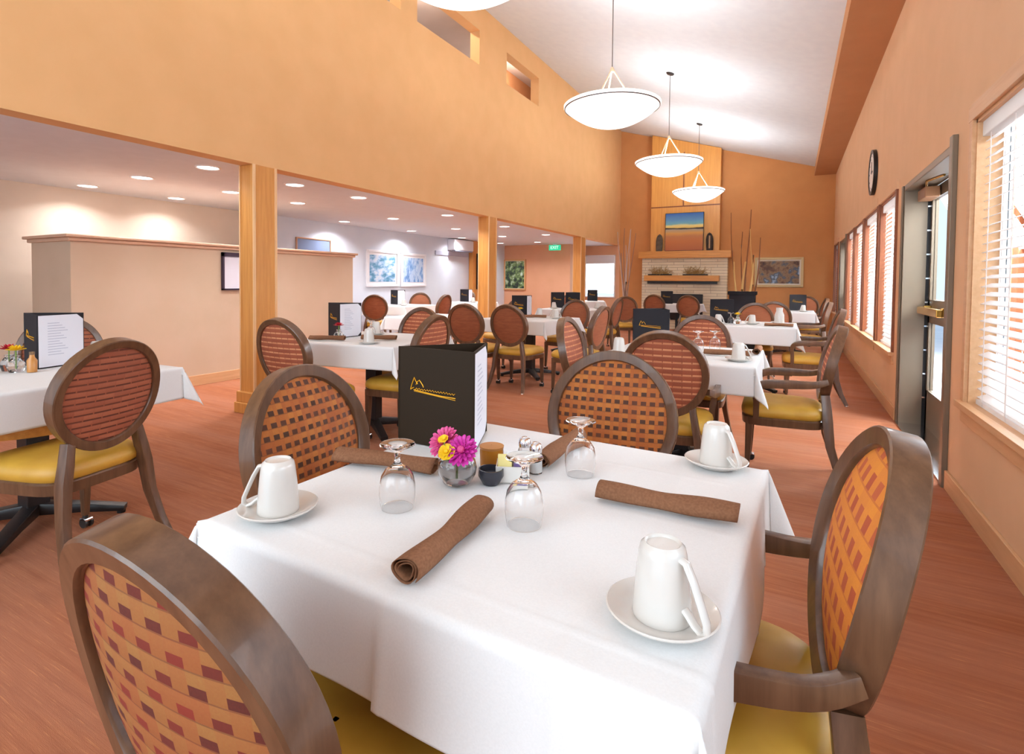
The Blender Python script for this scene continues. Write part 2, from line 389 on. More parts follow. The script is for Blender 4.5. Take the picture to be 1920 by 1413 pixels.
# ------------------------------------------------------------------ right-wall windows
def window(n, y0, y1, z0=Z0, z1=Z1, dark=True, blind=True, label=''):
    w = empty('window_%d' % n, (XR, (y0+y1)/2, z0)); struct(w); hy = (y1-y0)/2; H = z1-z0
    b = MB(); b.box(-0.0, -hy, 0, 0.16, -hy+0.02, H); b.box(0, hy-0.02, 0, 0.16, hy, H); b.box(0, -hy, H-0.02, 0.16, hy, H)
    cw = 0.055
    b.box(-0.018, -hy-cw, 0, 0, -hy, H+0.01); b.box(-0.018, hy, 0, 0, hy+cw, H+0.01)
    b.build('window_frame', M_dktrim if dark else M_trim, w, smooth=False)
    b = MB().box(-0.02, -hy-0.07, H, 0, hy+0.07, H+0.085); b.build('window_head', M_trim if not dark else M_right, w, smooth=False)
    b = MB(); b.box(-0.045, -hy-0.06, -0.03, 0.0, hy+0.06, 0.004); b.box(0.0, -hy+0.002, 0.001, 0.109, hy-0.002, 0.004); b.box(-0.018, -hy-0.05, -0.11, 0, hy+0.05, -0.03)
    b.build('window_sill', M_trim, w, smooth=False, bevel=0.004)
    b = MB(); f = 0.045
    b.box(0.11, -hy, 0, 0.15, hy, f); b.box(0.11, -hy, H-f, 0.15, hy, H); b.box(0.11, -hy, 0, 0.15, -hy+f, H); b.box(0.11, hy-f, 0, 0.15, hy, H); b.box(0.11, -0.02, 0, 0.15, 0.02, H)
    b.build('sash', mat('white_sash', rgb(240, 240, 242), 0.5) if n == 1 else bpy.data.materials['white_sash'], w, smooth=False)
    MB().box(0.128, -hy+f, f, 0.132, hy-f, H-f).build('glass_pane', M_pane, w, smooth=False)
    if blind:
        o = empty('window_blind', (XR+0.055, (y0+y1)/2, z0)); tag(o, label, 'window blind', 'white slatted blinds on the right wall')
        MB().box(-0.035, -hy+0.025, H-0.10, 0.035, hy-0.025, H-0.02).build('valance', M_slat, o, smooth=False, bevel=0.004)
        b = MB(); z = 0.05; a = radians(24 if n <= 2 else 58); pitch = 0.046
        while z < H-0.11:
            c, s = cos(a)*0.0235, sin(a)*0.0235
            k = len(b.v)
            for xx, zz in ((-c, -s), (c, s), (c, s+0.0032), (-c, -s+0.0032)):
                b.v += [(xx, -hy+0.03, z+zz), (xx, hy-0.03, z+zz)]
            for q in ((0, 2, 3, 1), (2, 4, 5, 3), (4, 6, 7, 5), (6, 0, 1, 7), (0, 6, 4, 2), (1, 3, 5, 7)): b.f.append(tuple(k+i for i in q)); b.mi.append(0)
            z += pitch
        b.box(-0.025, -hy+0.03, 0.005, 0.025, hy-0.03, 0.03); b.build('slats', M_slat, o, smooth=False)
        for yy in ((-hy*0.72, -hy*0.1, hy*0.5, hy*0.86) if n <= 2 else (-hy*0.6, hy*0.6)):
            b = MB(); b.box(-0.027, yy-0.008, 0.02, -0.0255, yy+0.008, H-0.1); b.box(0.0255, yy-0.008, 0.02, 0.027, yy+0.008, H-0.1); b.box(-0.027, yy-0.008, 0.012, 0.027, yy+0.008, 0.02); b.build('ladder_tape', M_slat, o, smooth=False)
    return w
BL = ['', 'white slatted blind nearest the camera, at the right edge of the photo', 'white blind just beyond the glazed door, on the right wall', 'second white blind beyond the glazed door on the right wall',
      'third white blind beyond the glazed door on the right wall', 'white blind beside the far door on the right wall', 'farthest white blind, near the far corner of the right wall']
for i, (a, c) in enumerate(WIN): window(i+1, a, c, dark=i > 1, blind=i > 0, label=BL[i])

# ------------------------------------------------------------------ doors
def door(n, y0, y1):
    d = empty('door_%d' % n, (XR, y0, 0)); struct(d); W = y1-y0; H = 2.13
    b = MB(); b.box(0.0, 0.0, 0, 0.19, 0.05, H); b.box(0.0, W-0.05, 0, 0.17, W, H); b.box(0, 0, H-0.05, 0.19, W, H)
    b.box(-0.03, -0.05, 0, 0.0, 0.02, H+0.03); b.box(-0.012, W-0.02, 0, 0, W+0.04, H)
    b.build('door_frame', M_alu, d, smooth=False, bevel=0.004)
    L = empty('door_leaf'); L.parent = d
    b = MB(); x0, x1 = 0.19, 0.235
    for a, c, z0, z1 in ((0.06, 0.16, 0, 2.08), (W-0.10, W-0.03, 0, 2.08), (0.06, W-0.03, 1.985, 2.08), (0.06, W-0.03, 0.92, 1.12), (0.06, W-0.03, 0.01, 0.33), (W/2-0.06, W/2+0.06, 0, 2.08)): b.box(x0, a, z0, x1, c, z1)
    b.build('leaf_frame', M_alu, L, smooth=False)
    for a, c in ((0.16, W/2-0.06), (W/2+0.06, W-0.10)):
        b = MB().box(x0+0.018, a, 0.33, x0+0.024, c, 0.92); b.box(x0+0.018, a, 1.12, x0+0.024, c, 1.985); b.build('glass_pane', M_pane, L, smooth=False)
    b = MB().box(0.10, W/2+0.05, 1.00, 0.14, W-0.12, 1.06); b.box(0.14, W/2+0.08, 1.0, 0.19, W/2+0.14, 1.07); b.box(0.14, W-0.18, 1.0, 0.19, W-0.12, 1.07)
    b.build('push_bar', M_brass, d, smooth=False, bevel=0.006)
    b = MB().box(0.08, W-0.42, 1.97, 0.18, W-0.12, 2.06); b.build('door_closer', mat('bronze_closer', rgb(150, 104, 70), 0.4), d, smooth=False, bevel=0.008)
    b = MB().tube([(0.10, W-0.35, 2.065), (0.06, W-0.6, 2.072), (0.12, W-0.85, 2.075)], 0.009); b.build('closer_arm', M_brass, d)
    b = MB()
    for z in [0.25+0.21*i for i in range(9)]: b.box(0.165, W-0.055, z, 0.19, W-0.028, z+0.012)
    b.build('hinge', M_chrome, d, smooth=False)
    b = MB().box(0.165, W-0.05, 0, 0.2, W-0.03, 2.08); b.build('hinge_gap_shade', M_black, d, smooth=False)  # solid black strip put in for the shade between jamb and leaf
    b = MB().tube([(0.165, W/2-0.02, 0.25), (0.165, W/2-0.02, 1.95)], 0.007); b.ball((0.165, W/2-0.02, 1.96), 0.012); b.build('vertical_rod', M_brass, d)
    b = MB().box(-0.02, 0.0, 0, 0.24, W, 0.012); b.build('threshold', M_chrome, d, smooth=False)
    return d
door(1, *DOORS[0]); door(2, *DOORS[1])
# exterior
b = MB().box(1.25, YB-20, -0.16, 40, 45, -0.1); o = b.build('patio_ground', noisy('patio_concrete', rgb(200, 205, 214), rgb(186, 192, 204), ns=1, rough=0.9), smooth=False); struct(o)
for yy, lb in ((5.0, 'brown porch post outside the nearest window'), (9.6, 'brown porch post outside the windows beyond the glazed door')):
    o = MB().box(2.6, yy, -0.1, 2.8, yy+0.22, 3.2).build('porch_post', M_dktrim, smooth=False); tag(o, lb, 'post')

# bright window in the side-room bay
w = empty('window_8', (-4.905, YF, 0.80)); struct(w)
b = MB(); b.box(-0.455, -0.02, 0, -0.42, 0.12, 1.23); b.box(0.42, -0.02, 0, 0.455, 0.12, 1.23); b.box(-0.455, -0.02, 1.2, 0.455, 0.12, 1.23); b.box(-0.455, -0.04, 0, 0.455, 0.12, 0.03)
b.build('window_frame', mat('white_window_frame', rgb(240, 238, 240), 0.5), w, smooth=False)
MB().box(-0.42, 0.08, 0.03, 0.42, 0.086, 1.2).build('glass_pane', M_pane, w, smooth=False)
o = MB().box(-0.42, 0.0, 0.98, 0.42, 0.03, 1.2); o = o.build('roller_blind', mat('pale_shade', rgb(226, 222, 226), 0.8), smooth=False, loc=(-4.905, YF+0.01, 0.80)); tag(o, 'pale roller shade pulled partly down over the bright side-room window', 'window shade')
add_light('bay_daylight', 'AREA', (-4.9, YF+1.2, 1.6), 70, (0.95, 0.97, 1), (radians(-90), 0, 0), 1.6, 1.4)

# ------------------------------------------------------------------ pendants
M_bowl = mat('frosted_bowl_glass', rgb(250, 246, 244), 0.4, emit=(1.0, 0.965, 0.95, 1), es=1.25)
M_rod = mat('cream_pendant_metal', rgb(226, 196, 160), 0.35, 0.3)
M_grey2 = mat('grey_pendant_metal', rgb(120, 112, 110), 0.4, 0.5)
def pendant():
    o = empty('pendant_light'); tag(o, 'pendant', 'pendant light'); R = 0.55
    prof = []
    for i in range(15):
        a = i/14; prof.append((max(0.001, R*a), 0.02+0.235*(a**2.15)))
    prof2 = [(r*0.985, z+0.012) for r, z in reversed(prof)]
    MB().lathe(prof+[(R*1.005, 0.275), (R*0.97, 0.285)]+prof2, seg=64).build('bowl_shade', M_bowl, o)
    MB().lathe([(R*0.972, 0.235), (R*0.985, 0.235), (R*0.992, 0.245), (R*0.978, 0.245)], seg=64).build('rim_band', M_grey2, o)
    for k in range(3):
        a = radians(90+120*k+35)
        MB().tube([(R*0.62*cos(a), R*0.62*sin(a), 0.12), (0.015*cos(a), 0.015*sin(a), 0.675)], 0.009, 8).build('stay_rod', M_rod, o)
    MB().lathe([(0.001, 0.65), (0.022, 0.655), (0.022, 0.69), (0.012, 0.71), (0.001, 0.715)], seg=20).build('hub', M_rod, o)
    top = ceil_z(-1.88)-3.03
    MB().tube([(0, 0, 0.7), (0, 0, top-0.01)], 0.006, 8).build('down_rod', M_grey2, o)
    b = MB(); s = -0.303
    ring = lambda r, dz: [(r*cos(2*pi*j/28), r*sin(2*pi*j/28), top+dz+s*r*cos(2*pi*j/28)) for j in range(28)]
    b.grid([ring(0.001, -0.03), ring(0.05, -0.03), ring(0.065, -0.012), ring(0.065, -0.002)], closev=True); b.build('ceiling_canopy', mat('dark_canopy', rgb(60, 54, 52), 0.4, 0.5), o)
    return o
PD = pendant()
PL = ['white glass bowl pendant closest to the camera, cut off by the top of the photo', 'large white glass bowl pendant, second from the camera', 'white glass bowl pendant hanging third, left of the chimney front', 'smallest-looking white bowl pendant, farthest, in front of the fireplace chimney']
for i, y in enumerate((2.95, 6.21, 9.52, 12.83)):
    o = place(PD, (-1.88, y, 3.03), radians(10*i), PL[i], 'bowl pendants under the sloping ceiling') if i == 0 else dup(PD, (-1.88, y, 3.03), 0, PL[i], 'bowl pendants under the sloping ceiling')
    o.rotation_euler = (0, 0, 0)
    add_light('pendant_bulb', 'POINT', (-1.88, y, 3.36), (36, 44, 54, 70)[i], (0.86, 0.95, 1.0), size=0.22)

# ------------------------------------------------------------------ downlights
dl = empty('recessed_downlight'); tag(dl, 'downlight', 'ceiling light')
MB().lathe([(0.001, -0.004), (0.09, -0.004)], seg=28).build('lens', mat('downlight_lens', (1, 1, 1, 1), emit=(1, 0.97, 0.96, 1), es=9), dl)
MB().lathe([(0.09, -0.004), (0.1, -0.010), (0.112, -0.004), (0.114, 0.0)], seg=28).build('trim_ring', mat('white_trim_ring', rgb(240, 235, 232), 0.5), dl)
i = 0
ROWN = {3.18: 'first', 4.2: 'second', 5.21: 'third', 7.24: 'fourth', 9.2: 'fifth', 11.2: 'sixth', 13.2: 'seventh'}
for xx, cn in ((-4.85, 'nearest the row of columns'), (-5.96, 'in the middle line'), (-7.08, 'nearest the back wall')):
    for yy in (3.18, 4.2, 5.21, 7.24, 9.2, 11.2, 13.2):
        if xx == -7.08 and yy in (5.21,): continue
        o = place(dl, (xx, yy, 2.3), 0, 'side-room ceiling downlight %s, %s row from camera' % (cn, ROWN[yy]), 'recessed downlights in the side room ceiling')
        add_light('downlight_beam', 'AREA', (xx, yy, 2.285), 9 if yy < 6 else 15 if yy < 10 else 10, (0.95, 0.97, 1.0), size=0.15, spread=radians(140))

# ------------------------------------------------------------------ far wall: chimney and fireplace
def stone():
    k = NT('stacked_cream_stone'); v = k.coord('Object'); 
    br = k.n('ShaderNodeTexBrick'); br.inputs['Scale'].default_value = 1.0; br.inputs['Brick Width'].default_value = 0.42; br.inputs['Row Height'].default_value = 0.075
    br.inputs['Mortar Size'].default_value = 0.006; br.inputs['Color1'].default_value = rgb(240, 224, 194); br.inputs['Color2'].default_value = rgb(222, 202, 168); br.inputs['Mortar'].default_value = rgb(168, 146, 116)
    br.offset = 0.37; br.squash = 1.6; br.squash_frequency = 3
    mp = k.coord('Object', (1, 1, 1), (radians(90), 0, 0)); k.l(mp, br.inputs['Vector'])
    n = k.noise(v, 9, 4); k.l(k.mix(k.math('MULTIPLY', n, 0.5), br.outputs['Color'], rgb(236, 226, 206)), k.b.inputs['Base Color'])
    k.b.inputs['Roughness'].default_value = 0.85; k.bump(k.math('SUBTRACT', n, k.math('MULTIPLY', br.outputs['Fac'], 2)), 0.6, 0.01); return k.m
M_stone = stone()
fp = empty('fireplace', (-2.53, 15.02, 0)); tag(fp, 'cream stacked-stone fireplace with tall maple chimney front on the rust wall', 'fireplace')
b = MB(); x0, x1 = -0.87, 0.87
zc = lambda x: ceil_z(-2.53+x)-0.012
b.v += [(x0, 0, 2.09), (x1, 0, 2.09), (x1, 0.27, 2.09), (x0, 0.27, 2.09), (x0, 0, zc(x0)), (x1, 0, zc(x1)), (x1, 0.27, zc(x1)), (x0, 0.27, zc(x0))]
for q in ((0, 3, 2, 1), (4, 5, 6, 7), (0, 1, 5, 4), (1, 2, 6, 5), (2, 3, 7, 6), (3, 0, 4, 7)): b.f.append(q); b.mi.append(0)
b.build('chimney_panel', wood('golden_chimney_wood', rgb(236, 170, 86), rgb(220, 150, 70), 'Z', 0.4, 0.5), fp, smooth=False)
b = MB().box(-0.87, -0.006, 3.26, 0.87, 0.0, 3.29); b.box(-0.05, -0.006, 3.29, -0.02, 0, 4.7); b.build('panel_joint', M_dktrim, fp, smooth=False)
b = MB().box(-1.09, 0.0, 0.0, 1.07, 0.27, 1.9); b.build('stone_surround', M_stone, fp, smooth=False)
b = MB().box(-1.17, -0.13, 1.90, 1.17, 0.27, 2.09); b.build('mantel', M_maplex, fp, smooth=False, bevel=0.012)
b = MB().box(-1.0, -0.16, 1.29, 0.9, 0.0, 1.44); b.build('lower_mantel', M_maplex, fp, smooth=False, bevel=0.01)
b = MB().box(-0.92, -0.10, 1.22, 0.84, 0.0, 1.29); b.build('hearth_hood', M_black, fp, smooth=False)
b = MB().box(-0.55, -0.03, 0.25, 0.5, 0.0, 0.95); b.build('firebox', M_black, fp, smooth=False, bevel=0.01)
# mantel painting
def painting_mat(name, bands, axis=2, lo=-0.5, hi=0.5, wob=0.05):
    k = NT(name); v = k.coord('Object'); sep = k.n('ShaderNodeSeparateXYZ'); k.l(v, sep.inputs[0]); n = k.noise(k.coord('Object', (0.7, 1, 2)), 3.5, 4)
    z = k.math('ADD', sep.outputs[axis], k.math('MULTIPLY', k.math('SUBTRACT', n, 0.5), wob))
    mr = k.n('ShaderNodeMapRange'); mr.inputs['From Min'].default_value = lo; mr.inputs['From Max'].default_value = hi; k.l(z, mr.inputs['Value'])
    cr = k.n('ShaderNodeValToRGB'); e = cr.color_ramp.elements
    e[0].position = bands[0][0]; e[0].color = bands[0][1]; e[1].position = bands[-1][0]; e[1].color = bands[-1][1]
    for p, c in bands[1:-1]: q = e.new(p); q.color = c
    k.l(mr.outputs[0], cr.inputs[0]); k.l(cr.outputs[0], k.b.inputs['Base Color']); k.b.inputs['Roughness'].default_value = 0.6; return k.m
pa = empty('landscape_painting', (-2.52, 14.93, 2.60)); tag(pa, 'square seascape painting with blue sky and dark horizon standing on the mantel', 'painting'); pa.rotation_euler = (radians(-3), 0, 0)
MB().box(-0.475, 0, -0.5, 0.475, 0.03, 0.485).build('canvas', painting_mat('seascape_paint', [(0, rgb(176, 100, 60)), (0.25, rgb(196, 118, 66)), (0.38, rgb(196, 130, 80)), (0.46, rgb(220, 160, 84)), (0.55, rgb(170, 160, 140)), (0.565, rgb(44, 30, 40)), (0.585, rgb(50, 34, 40)), (0.60, rgb(236, 200, 110)), (0.66, rgb(238, 220, 140)), (0.70, rgb(120, 180, 190)), (0.8, rgb(96, 150, 196)), (1, rgb(48, 96, 178))], wob=0.09), pa, smooth=False)
b = MB().box(-0.485, -0.004, -0.505, -0.475, 0.035, 0.495); b.box(0.475, -0.004, -0.505, 0.485, 0.035, 0.495); b.box(-0.475, -0.004, 0.485, 0.475, 0.035, 0.495); b.box(-0.475, -0.004, -0.51, 0.475, 0.035, -0.5); b.build('frame', M_black, pa, smooth=False)
# mantel sculptures
M_scul = noisy('weathered_stone', rgb(108, 92, 76), rgb(82, 70, 60), ns=12, rough=0.8)
for xx, lb, sx in ((-3.16, 'rounded grey-brown standing stone on the mantel, left of the seascape painting', 1), (-1.88, 'dark arched standing stone with pale centre on the mantel, right of the painting', -1)):
    o = empty('standing_stone', (xx, 14.95, 2.09)); tag(o, lb, 'sculpture', None)
    b = MB(); N = 14
    rows = []
    for i in range(N+1):
        t_ = i/N; w_ = 0.088*(1-max(0, (t_-0.55)/0.45)**2.2)**0.5 if t_ < 1 else 0.004
        w_ = max(w_, 0.004)*(0.92+0.1*sin(t_*3)); rows.append([(w_*cos(a)+0.012*sx*t_, 0.045*sin(a)*(w_/0.09), 0.46*t_) for a in [2*pi*j/20 for j in range(20)]])
    b.grid(rows, closev=True); b.fan(list(reversed(rows[0]))); b.build('stone_body', M_scul if sx > 0 else noisy('dark_stone', rgb(66, 52, 44), rgb(46, 38, 34), ns=12, rough=0.7), o)
    if sx < 0: MB().box(-0.02, -0.052, 0.05, 0.014, -0.036, 0.38).build('pale_inlay', mat('pale_inlay', rgb(188, 150, 110), 0.6), o, smooth=False, bevel=0.006)
# branches on lower mantel in dark trays
M_twig = mat('gilded_twigs', rgb(176, 138, 78), 0.6)
for xx, lb in ((-3.12, 'left of two dark trays of pale twigs on the lower fireplace shelf'), (-2.22, 'right of two dark trays of pale twigs on the lower fireplace shelf')):
    o = empty('twig_tray', (xx, 14.93, 1.44)); tag(o, lb, 'tray')
    b = MB().box(-0.31, -0.05, 0, 0.31, 0.05, 0.035); b.build('tray', M_black, o, smooth=False, bevel=0.008)
    b = MB()
    for k in range(70):
        x = random.uniform(-0.22, 0.22); z = 0.03; p = [Vector((x, random.uniform(-.02, .02), z))]
        d = Vector((random.uniform(-1, 1), random.uniform(-.35, .35), random.uniform(0.4, 1.3)))
        for q in range(3):
            p.append(p[-1]+d.normalized()*random.uniform(.05, .1)); d += Vector((random.uniform(-.9, .9), random.uniform(-.4, .4), random.uniform(-.9, .5)))
        b.tube(p, [0.006, 0.005, 0.004, 0.003], 5)
    ob = b.build('twigs', M_twig, o); ob['kind'] = 'stuff'

# framed landscape on the rust wall
def framed(name, loc, rz, w, h, fm, mm, art, fw=0.04, mw=0.04, label='', group=None):
    o = empty(name, loc, rz); tag(o, label, 'framed picture', group)
    b = MB(); W, H = w/2, h/2
    b.box(-W, -0.035, -H, -W+fw, 0, H); b.box(W-fw, -0.035, -H, W, 0, H); b.box(-W+fw, -0.035, H-fw, W-fw, 0, H); b.box(-W+fw, -0.035, -H, W-fw, 0, -H+fw)
    b.build('frame', fm, o, smooth=False, bevel=0.004)
    MB().box(-W+fw, -0.015, -H+fw, W-fw, -0.002, H-fw).build('mat_board', mm, o, smooth=False)
    MB().box(-W+fw+mw, -0.019, -H+fw+mw, W-fw-mw, -0.015, H-fw-mw).build('print', art, o, smooth=False)
    return o
def blotch(name, cols, scale=6, stretch=(1, 1, 1)):
    k = NT(name); n = k.noise(k.coord('Object', stretch), scale, 5, 0.6); cr = k.n('ShaderNodeValToRGB'); e = cr.color_ramp.elements
    N = len(cols); e[0].position = 0.34; e[0].color = cols[0]; e[1].position = 0.66; e[1].color = cols[-1]
    for i in range(1, N-1): q = e.new(0.34+0.32*i/(N-1)); q.color = cols[i]
    k.l(n, cr.inputs[0]); k.l(cr.outputs[0], k.b.inputs['Base Color']); k.b.inputs['Roughness'].default_value = 0.5; return k.m
M_goldframe = mat('pale_gold_frame', rgb(200, 170, 120), 0.4, 0.2); M_ivory = mat('ivory_mat', rgb(236, 226, 206), 0.7)
framed('landscape_picture', (-0.30, YF, 1.53), 0, 1.08, 0.74, M_goldframe, M_ivory, blotch('riverbank_print', [rgb(30, 26, 34), rgb(96, 64, 48), rgb(150, 118, 84), rgb(70, 84, 100), rgb(180, 200, 226)], 3.2), 0.055, 0.035, label='wide framed landscape with a pale river, on the rust wall right of the fireplace')
M_whitefr = mat('white_picture_frame', rgb(238, 236, 240), 0.5)
framed('abstract_picture', (XLB, 8.76, 1.49), radians(90), 1.0, 0.75, M_whitefr, M_whitefr, blotch('blue_abstract_a', [rgb(60, 120, 150), rgb(110, 160, 196), rgb(190, 208, 230), rgb(226, 222, 222)], 4, (1, 1, 2)), 0.05, 0.05, 'left of two white-framed blue abstract pictures on the grey side-room wall')
framed('abstract_picture', (XLB, 9.81, 1.48), radians(90), 0.92, 0.74, M_whitefr, M_whitefr, blotch('blue_abstract_b', [rgb(70, 120, 190), rgb(130, 170, 220), rgb(196, 216, 240), rgb(170, 196, 232)], 4, (2, 1, 1)), 0.05, 0.05, 'right of two white-framed blue abstract pictures on the grey side-room wall')
framed('forest_picture', (-7.15, 14.25, 1.44), 0, 0.72, 0.9, mat('tan_frame', rgb(214, 164, 110), 0.5), M_ivory, blotch('leafy_print', [rgb(20, 30, 30), rgb(44, 66, 52), rgb(120, 150, 90), rgb(214, 232, 220)], 7), 0.04, 0.012, 'framed picture of dark green foliage on the orange side-room wall')
framed('narrow_picture', (XLB, 6.9, 1.80), radians(90), 0.8, 0.36, mat('tan_frame2', rgb(190, 140, 110), 0.5), M_ivory, mat('slate_blue_print', rgb(120, 134, 166), 0.5), 0.02, 0.004, 'slate-blue picture showing above the top of the beige partition')
# white wall unit
o = empty('wall_air_conditioner', (XLB+0.1, 11.65, 2.15)); tag(o, 'white wall air conditioner high on the grey side-room wall', 'air conditioner')
MB().box(-0.1, -0.45, -0.14, 0.12, 0.45, 0.13).build('casing', mat('white_casing', rgb(240, 242, 250), 0.4), o, smooth=False, bevel=0.02)
MB().box(0.0, -0.4, -0.165, 0.11, 0.4, -0.14).build('air_outlet', mat('grey_outlet', rgb(150, 154, 176), 0.5), o, smooth=False)
o = MB().box(XLB, 10.66, 1.87, XLB+0.03, 12.15, 1.97).build('wall_rail', mat('pale_lilac_rail', rgb(190, 192, 212), 0.5), smooth=False, bevel=0.004); tag(o, 'pale lilac rail mounted on the grey wall below the air conditioner', 'wall rail')
# wooden casing at end of grey wall, with narrow mirror
o = empty('wood_casing', (XLB+0.075, 12.42, 0)); tag(o, 'broad wooden pilaster at the far end of the grey side-room wall', 'pilaster')
MB().box(-0.06, -0.22, 0, 0.06, 0.22, 2.3).build('panel', M_maple, o, smooth=False, bevel=0.005)
framed('narrow_mirror', (XLB+0.138, 12.46, 1.5), radians(90), 0.16, 0.95, M_black, M_ivory, mat('mirror_glass', rgb(200, 196, 200), 0.1, 0.8), 0.015, 0.006, 'tall narrow dark-framed mirror on the wooden pilaster')
# exit sign
o = empty('exit_sign', (-5.75, 13.9, 2.2)); tag(o, 'green illuminated exit sign hanging from the side-room ceiling', 'exit sign')
MB().box(-0.17, -0.025, -0.09, 0.17, 0.025, 0.06).build('sign_panel', mat('green_sign_face', rgb(40, 200, 150), 0.4, emit=rgb(50, 210, 160), es=0.6), o, smooth=False, bevel=0.006)
MB().box(-0.05, -0.012, 0.06, 0.05, 0.012, 0.1).build('bracket', M_whitefr, o, smooth=False)
def text_mesh(body, size, m, parent, loc, rot, name='lettering', ext=0.001):
    cu = bpy.data.curves.new(name, 'FONT'); cu.body = body; cu.size = size; cu.extrude = ext; cu.align_x = 'CENTER'; cu.align_y = 'CENTER'
    t_ = bpy.data.objects.new(name+'_tmp', cu); col.objects.link(t_); dg = bpy.context.evaluated_depsgraph_get()
    me = bpy.data.meshes.new_from_object(t_.evaluated_get(dg)); bpy.data.objects.remove(t_)
    me.materials.clear(); me.materials.append(m); o_ = bpy.data.objects.new(name, me); col.objects.link(o_); o_.parent = parent; o_.location = loc; o_.rotation_euler = rot; return o_
text_mesh('EXIT', 0.12, mat('sign_letters', rgb(210, 255, 235), 0.5, emit=rgb(210, 255, 235), es=0.9), o, (0, -0.027, -0.015), (radians(90), 0, 0))

# wall clock on right wall
o = empty('wall_clock', (XR-0.022, 8.1, 2.62)); tag(o, 'round white wall clock with black rim high on the right wall', 'clock')
def disc(x, r0_, r1_, name, m, par, x2=None):
    b = MB(); b.grid([[(xx, r*cos(2*pi*j/48), r*sin(2*pi*j/48)) for j in range(48)] for xx, r in ((x, r0_), (x, r1_), (x2 if x2 is not None else x, r1_), (x2 if x2 is not None else x, r0_))], closeu=True, closev=True); return b.build(name, m, par)
disc(-0.02, 0.235, 0.275, 'rim', M_black, o, 0.02)
disc(-0.012, 0.001, 0.24, 'dial', mat('clock_dial', rgb(240, 232, 226), 0.5), o, 0.0)
b = MB().box(-0.017, -0.008, -0.02, -0.014, 0.008, 0.13); b.box(-0.017, -0.1, -0.008, -0.014, 0.02, 0.008); b.build('hands', M_black, o, smooth=False)
b = MB()
for k in range(12):
    a = k*pi/6; b.box(-0.0135, 0.2*cos(a)-0.008, 0.2*sin(a)-0.008, -0.012, 0.2*cos(a)+0.008, 0.2*sin(a)+0.008)
b.build('hour_marks', M_black, o, smooth=False)

# bamboo planter right of fireplace, and tall twig vase left of it
def stalks(name, loc, label, m, m2, spec, pot, H=1.0):
    o = empty(name, loc); tag(o, label, 'planter')
    pot(o)
    for k, (x, y, dx, dy, h, r) in enumerate(spec):
        p = []; N = 7
        for i in range(N+1):
            t_ = i/N; p.append(Vector((x+dx*t_+0.03*sin(t_*5+k), y+dy*t_, 0.25+(h-0.25)*t_)))
        MB().tube(p, [r*(1-0.5*i/N) for i in range(N+1)], 8).build('bamboo_stalk' if m is M_bam else 'branch', m if k % 2 == 0 else m2, o)
    return o
M_bam = mat('pale_bamboo', rgb(226, 182, 112), 0.5); M_bam2 = mat('brown_cane', rgb(140, 84, 48), 0.5)
def potbox(o):
    b = MB(); b.box(-0.27, -0.2, 0, 0.27, 0.2, 1.0); b.build('box', M_coverdk, o, smooth=False, bevel=0.012)
    b = MB().box(-0.30, -0.23, 0.98, 0.30, 0.23, 1.06); b.build('box_rim', M_coverdk, o, smooth=False, bevel=0.008)
stalks('bamboo_planter', (-1.0, 13.8, 0), 'tall black box planter holding pale bamboo poles, right of the fireplace', M_bam, M_bam2,
       [(-0.14, 0, -0.03, 0, 1.75, 0.028), (-0.12, 0.05, -0.16, 0, 2.9, 0.015), (0.0, -0.02, 0.03, 0, 1.75, 0.034), (0.05, 0.04, 0.06, 0, 2.95, 0.022), (0.1, -0.03, 0.1, 0, 1.9, 0.03), (0.16, 0.04, 0.2, 0.02, 2.3, 0.02), (0.2, 0.0, -0.04, 0, 2.5, 0.014), (-0.04, 0.08, 0.02, 0, 2.45, 0.018)], potbox)
def potlathe(o): MB().lathe([(0.001, 0), (0.14, 0), (0.17, 0.2), (0.12, 0.55), (0.09, 0.68), (0.11, 0.72), (0.09, 0.71), (0.06, 0.6)], seg=28).build('vase', noisy('speckled_pot', rgb(180, 140, 120), rgb(150, 110, 92), ns=14, rough=0.5), o)
M_br = mat('pale_branches', rgb(204, 176, 160), 0.7); M_br2 = mat('mauve_branches', rgb(160, 122, 104), 0.7)
stalks('branch_vase', (-3.78, 13.9, 0), 'floor vase of tall pale branches left of the fireplace', M_br, M_br2,
       [(-0.03, 0, -0.16, 0, 2.55, 0.018), (0, 0.02, -0.05, 0.05, 2.65, 0.016), (0.02, 0, 0.08, 0, 2.6, 0.02), (0.03, -0.02, 0.2, 0, 2.5, 0.014), (-0.02, 0.02, 0.02, -0.05, 2.2, 0.022), (0.01, 0.03, -0.22, 0.04, 2.3, 0.013), (0, -0.03, 0.15, 0.06, 2.62, 0.015), (0.02, 0.0, -0.1, -0.06, 2.0, 0.02)], potlathe)

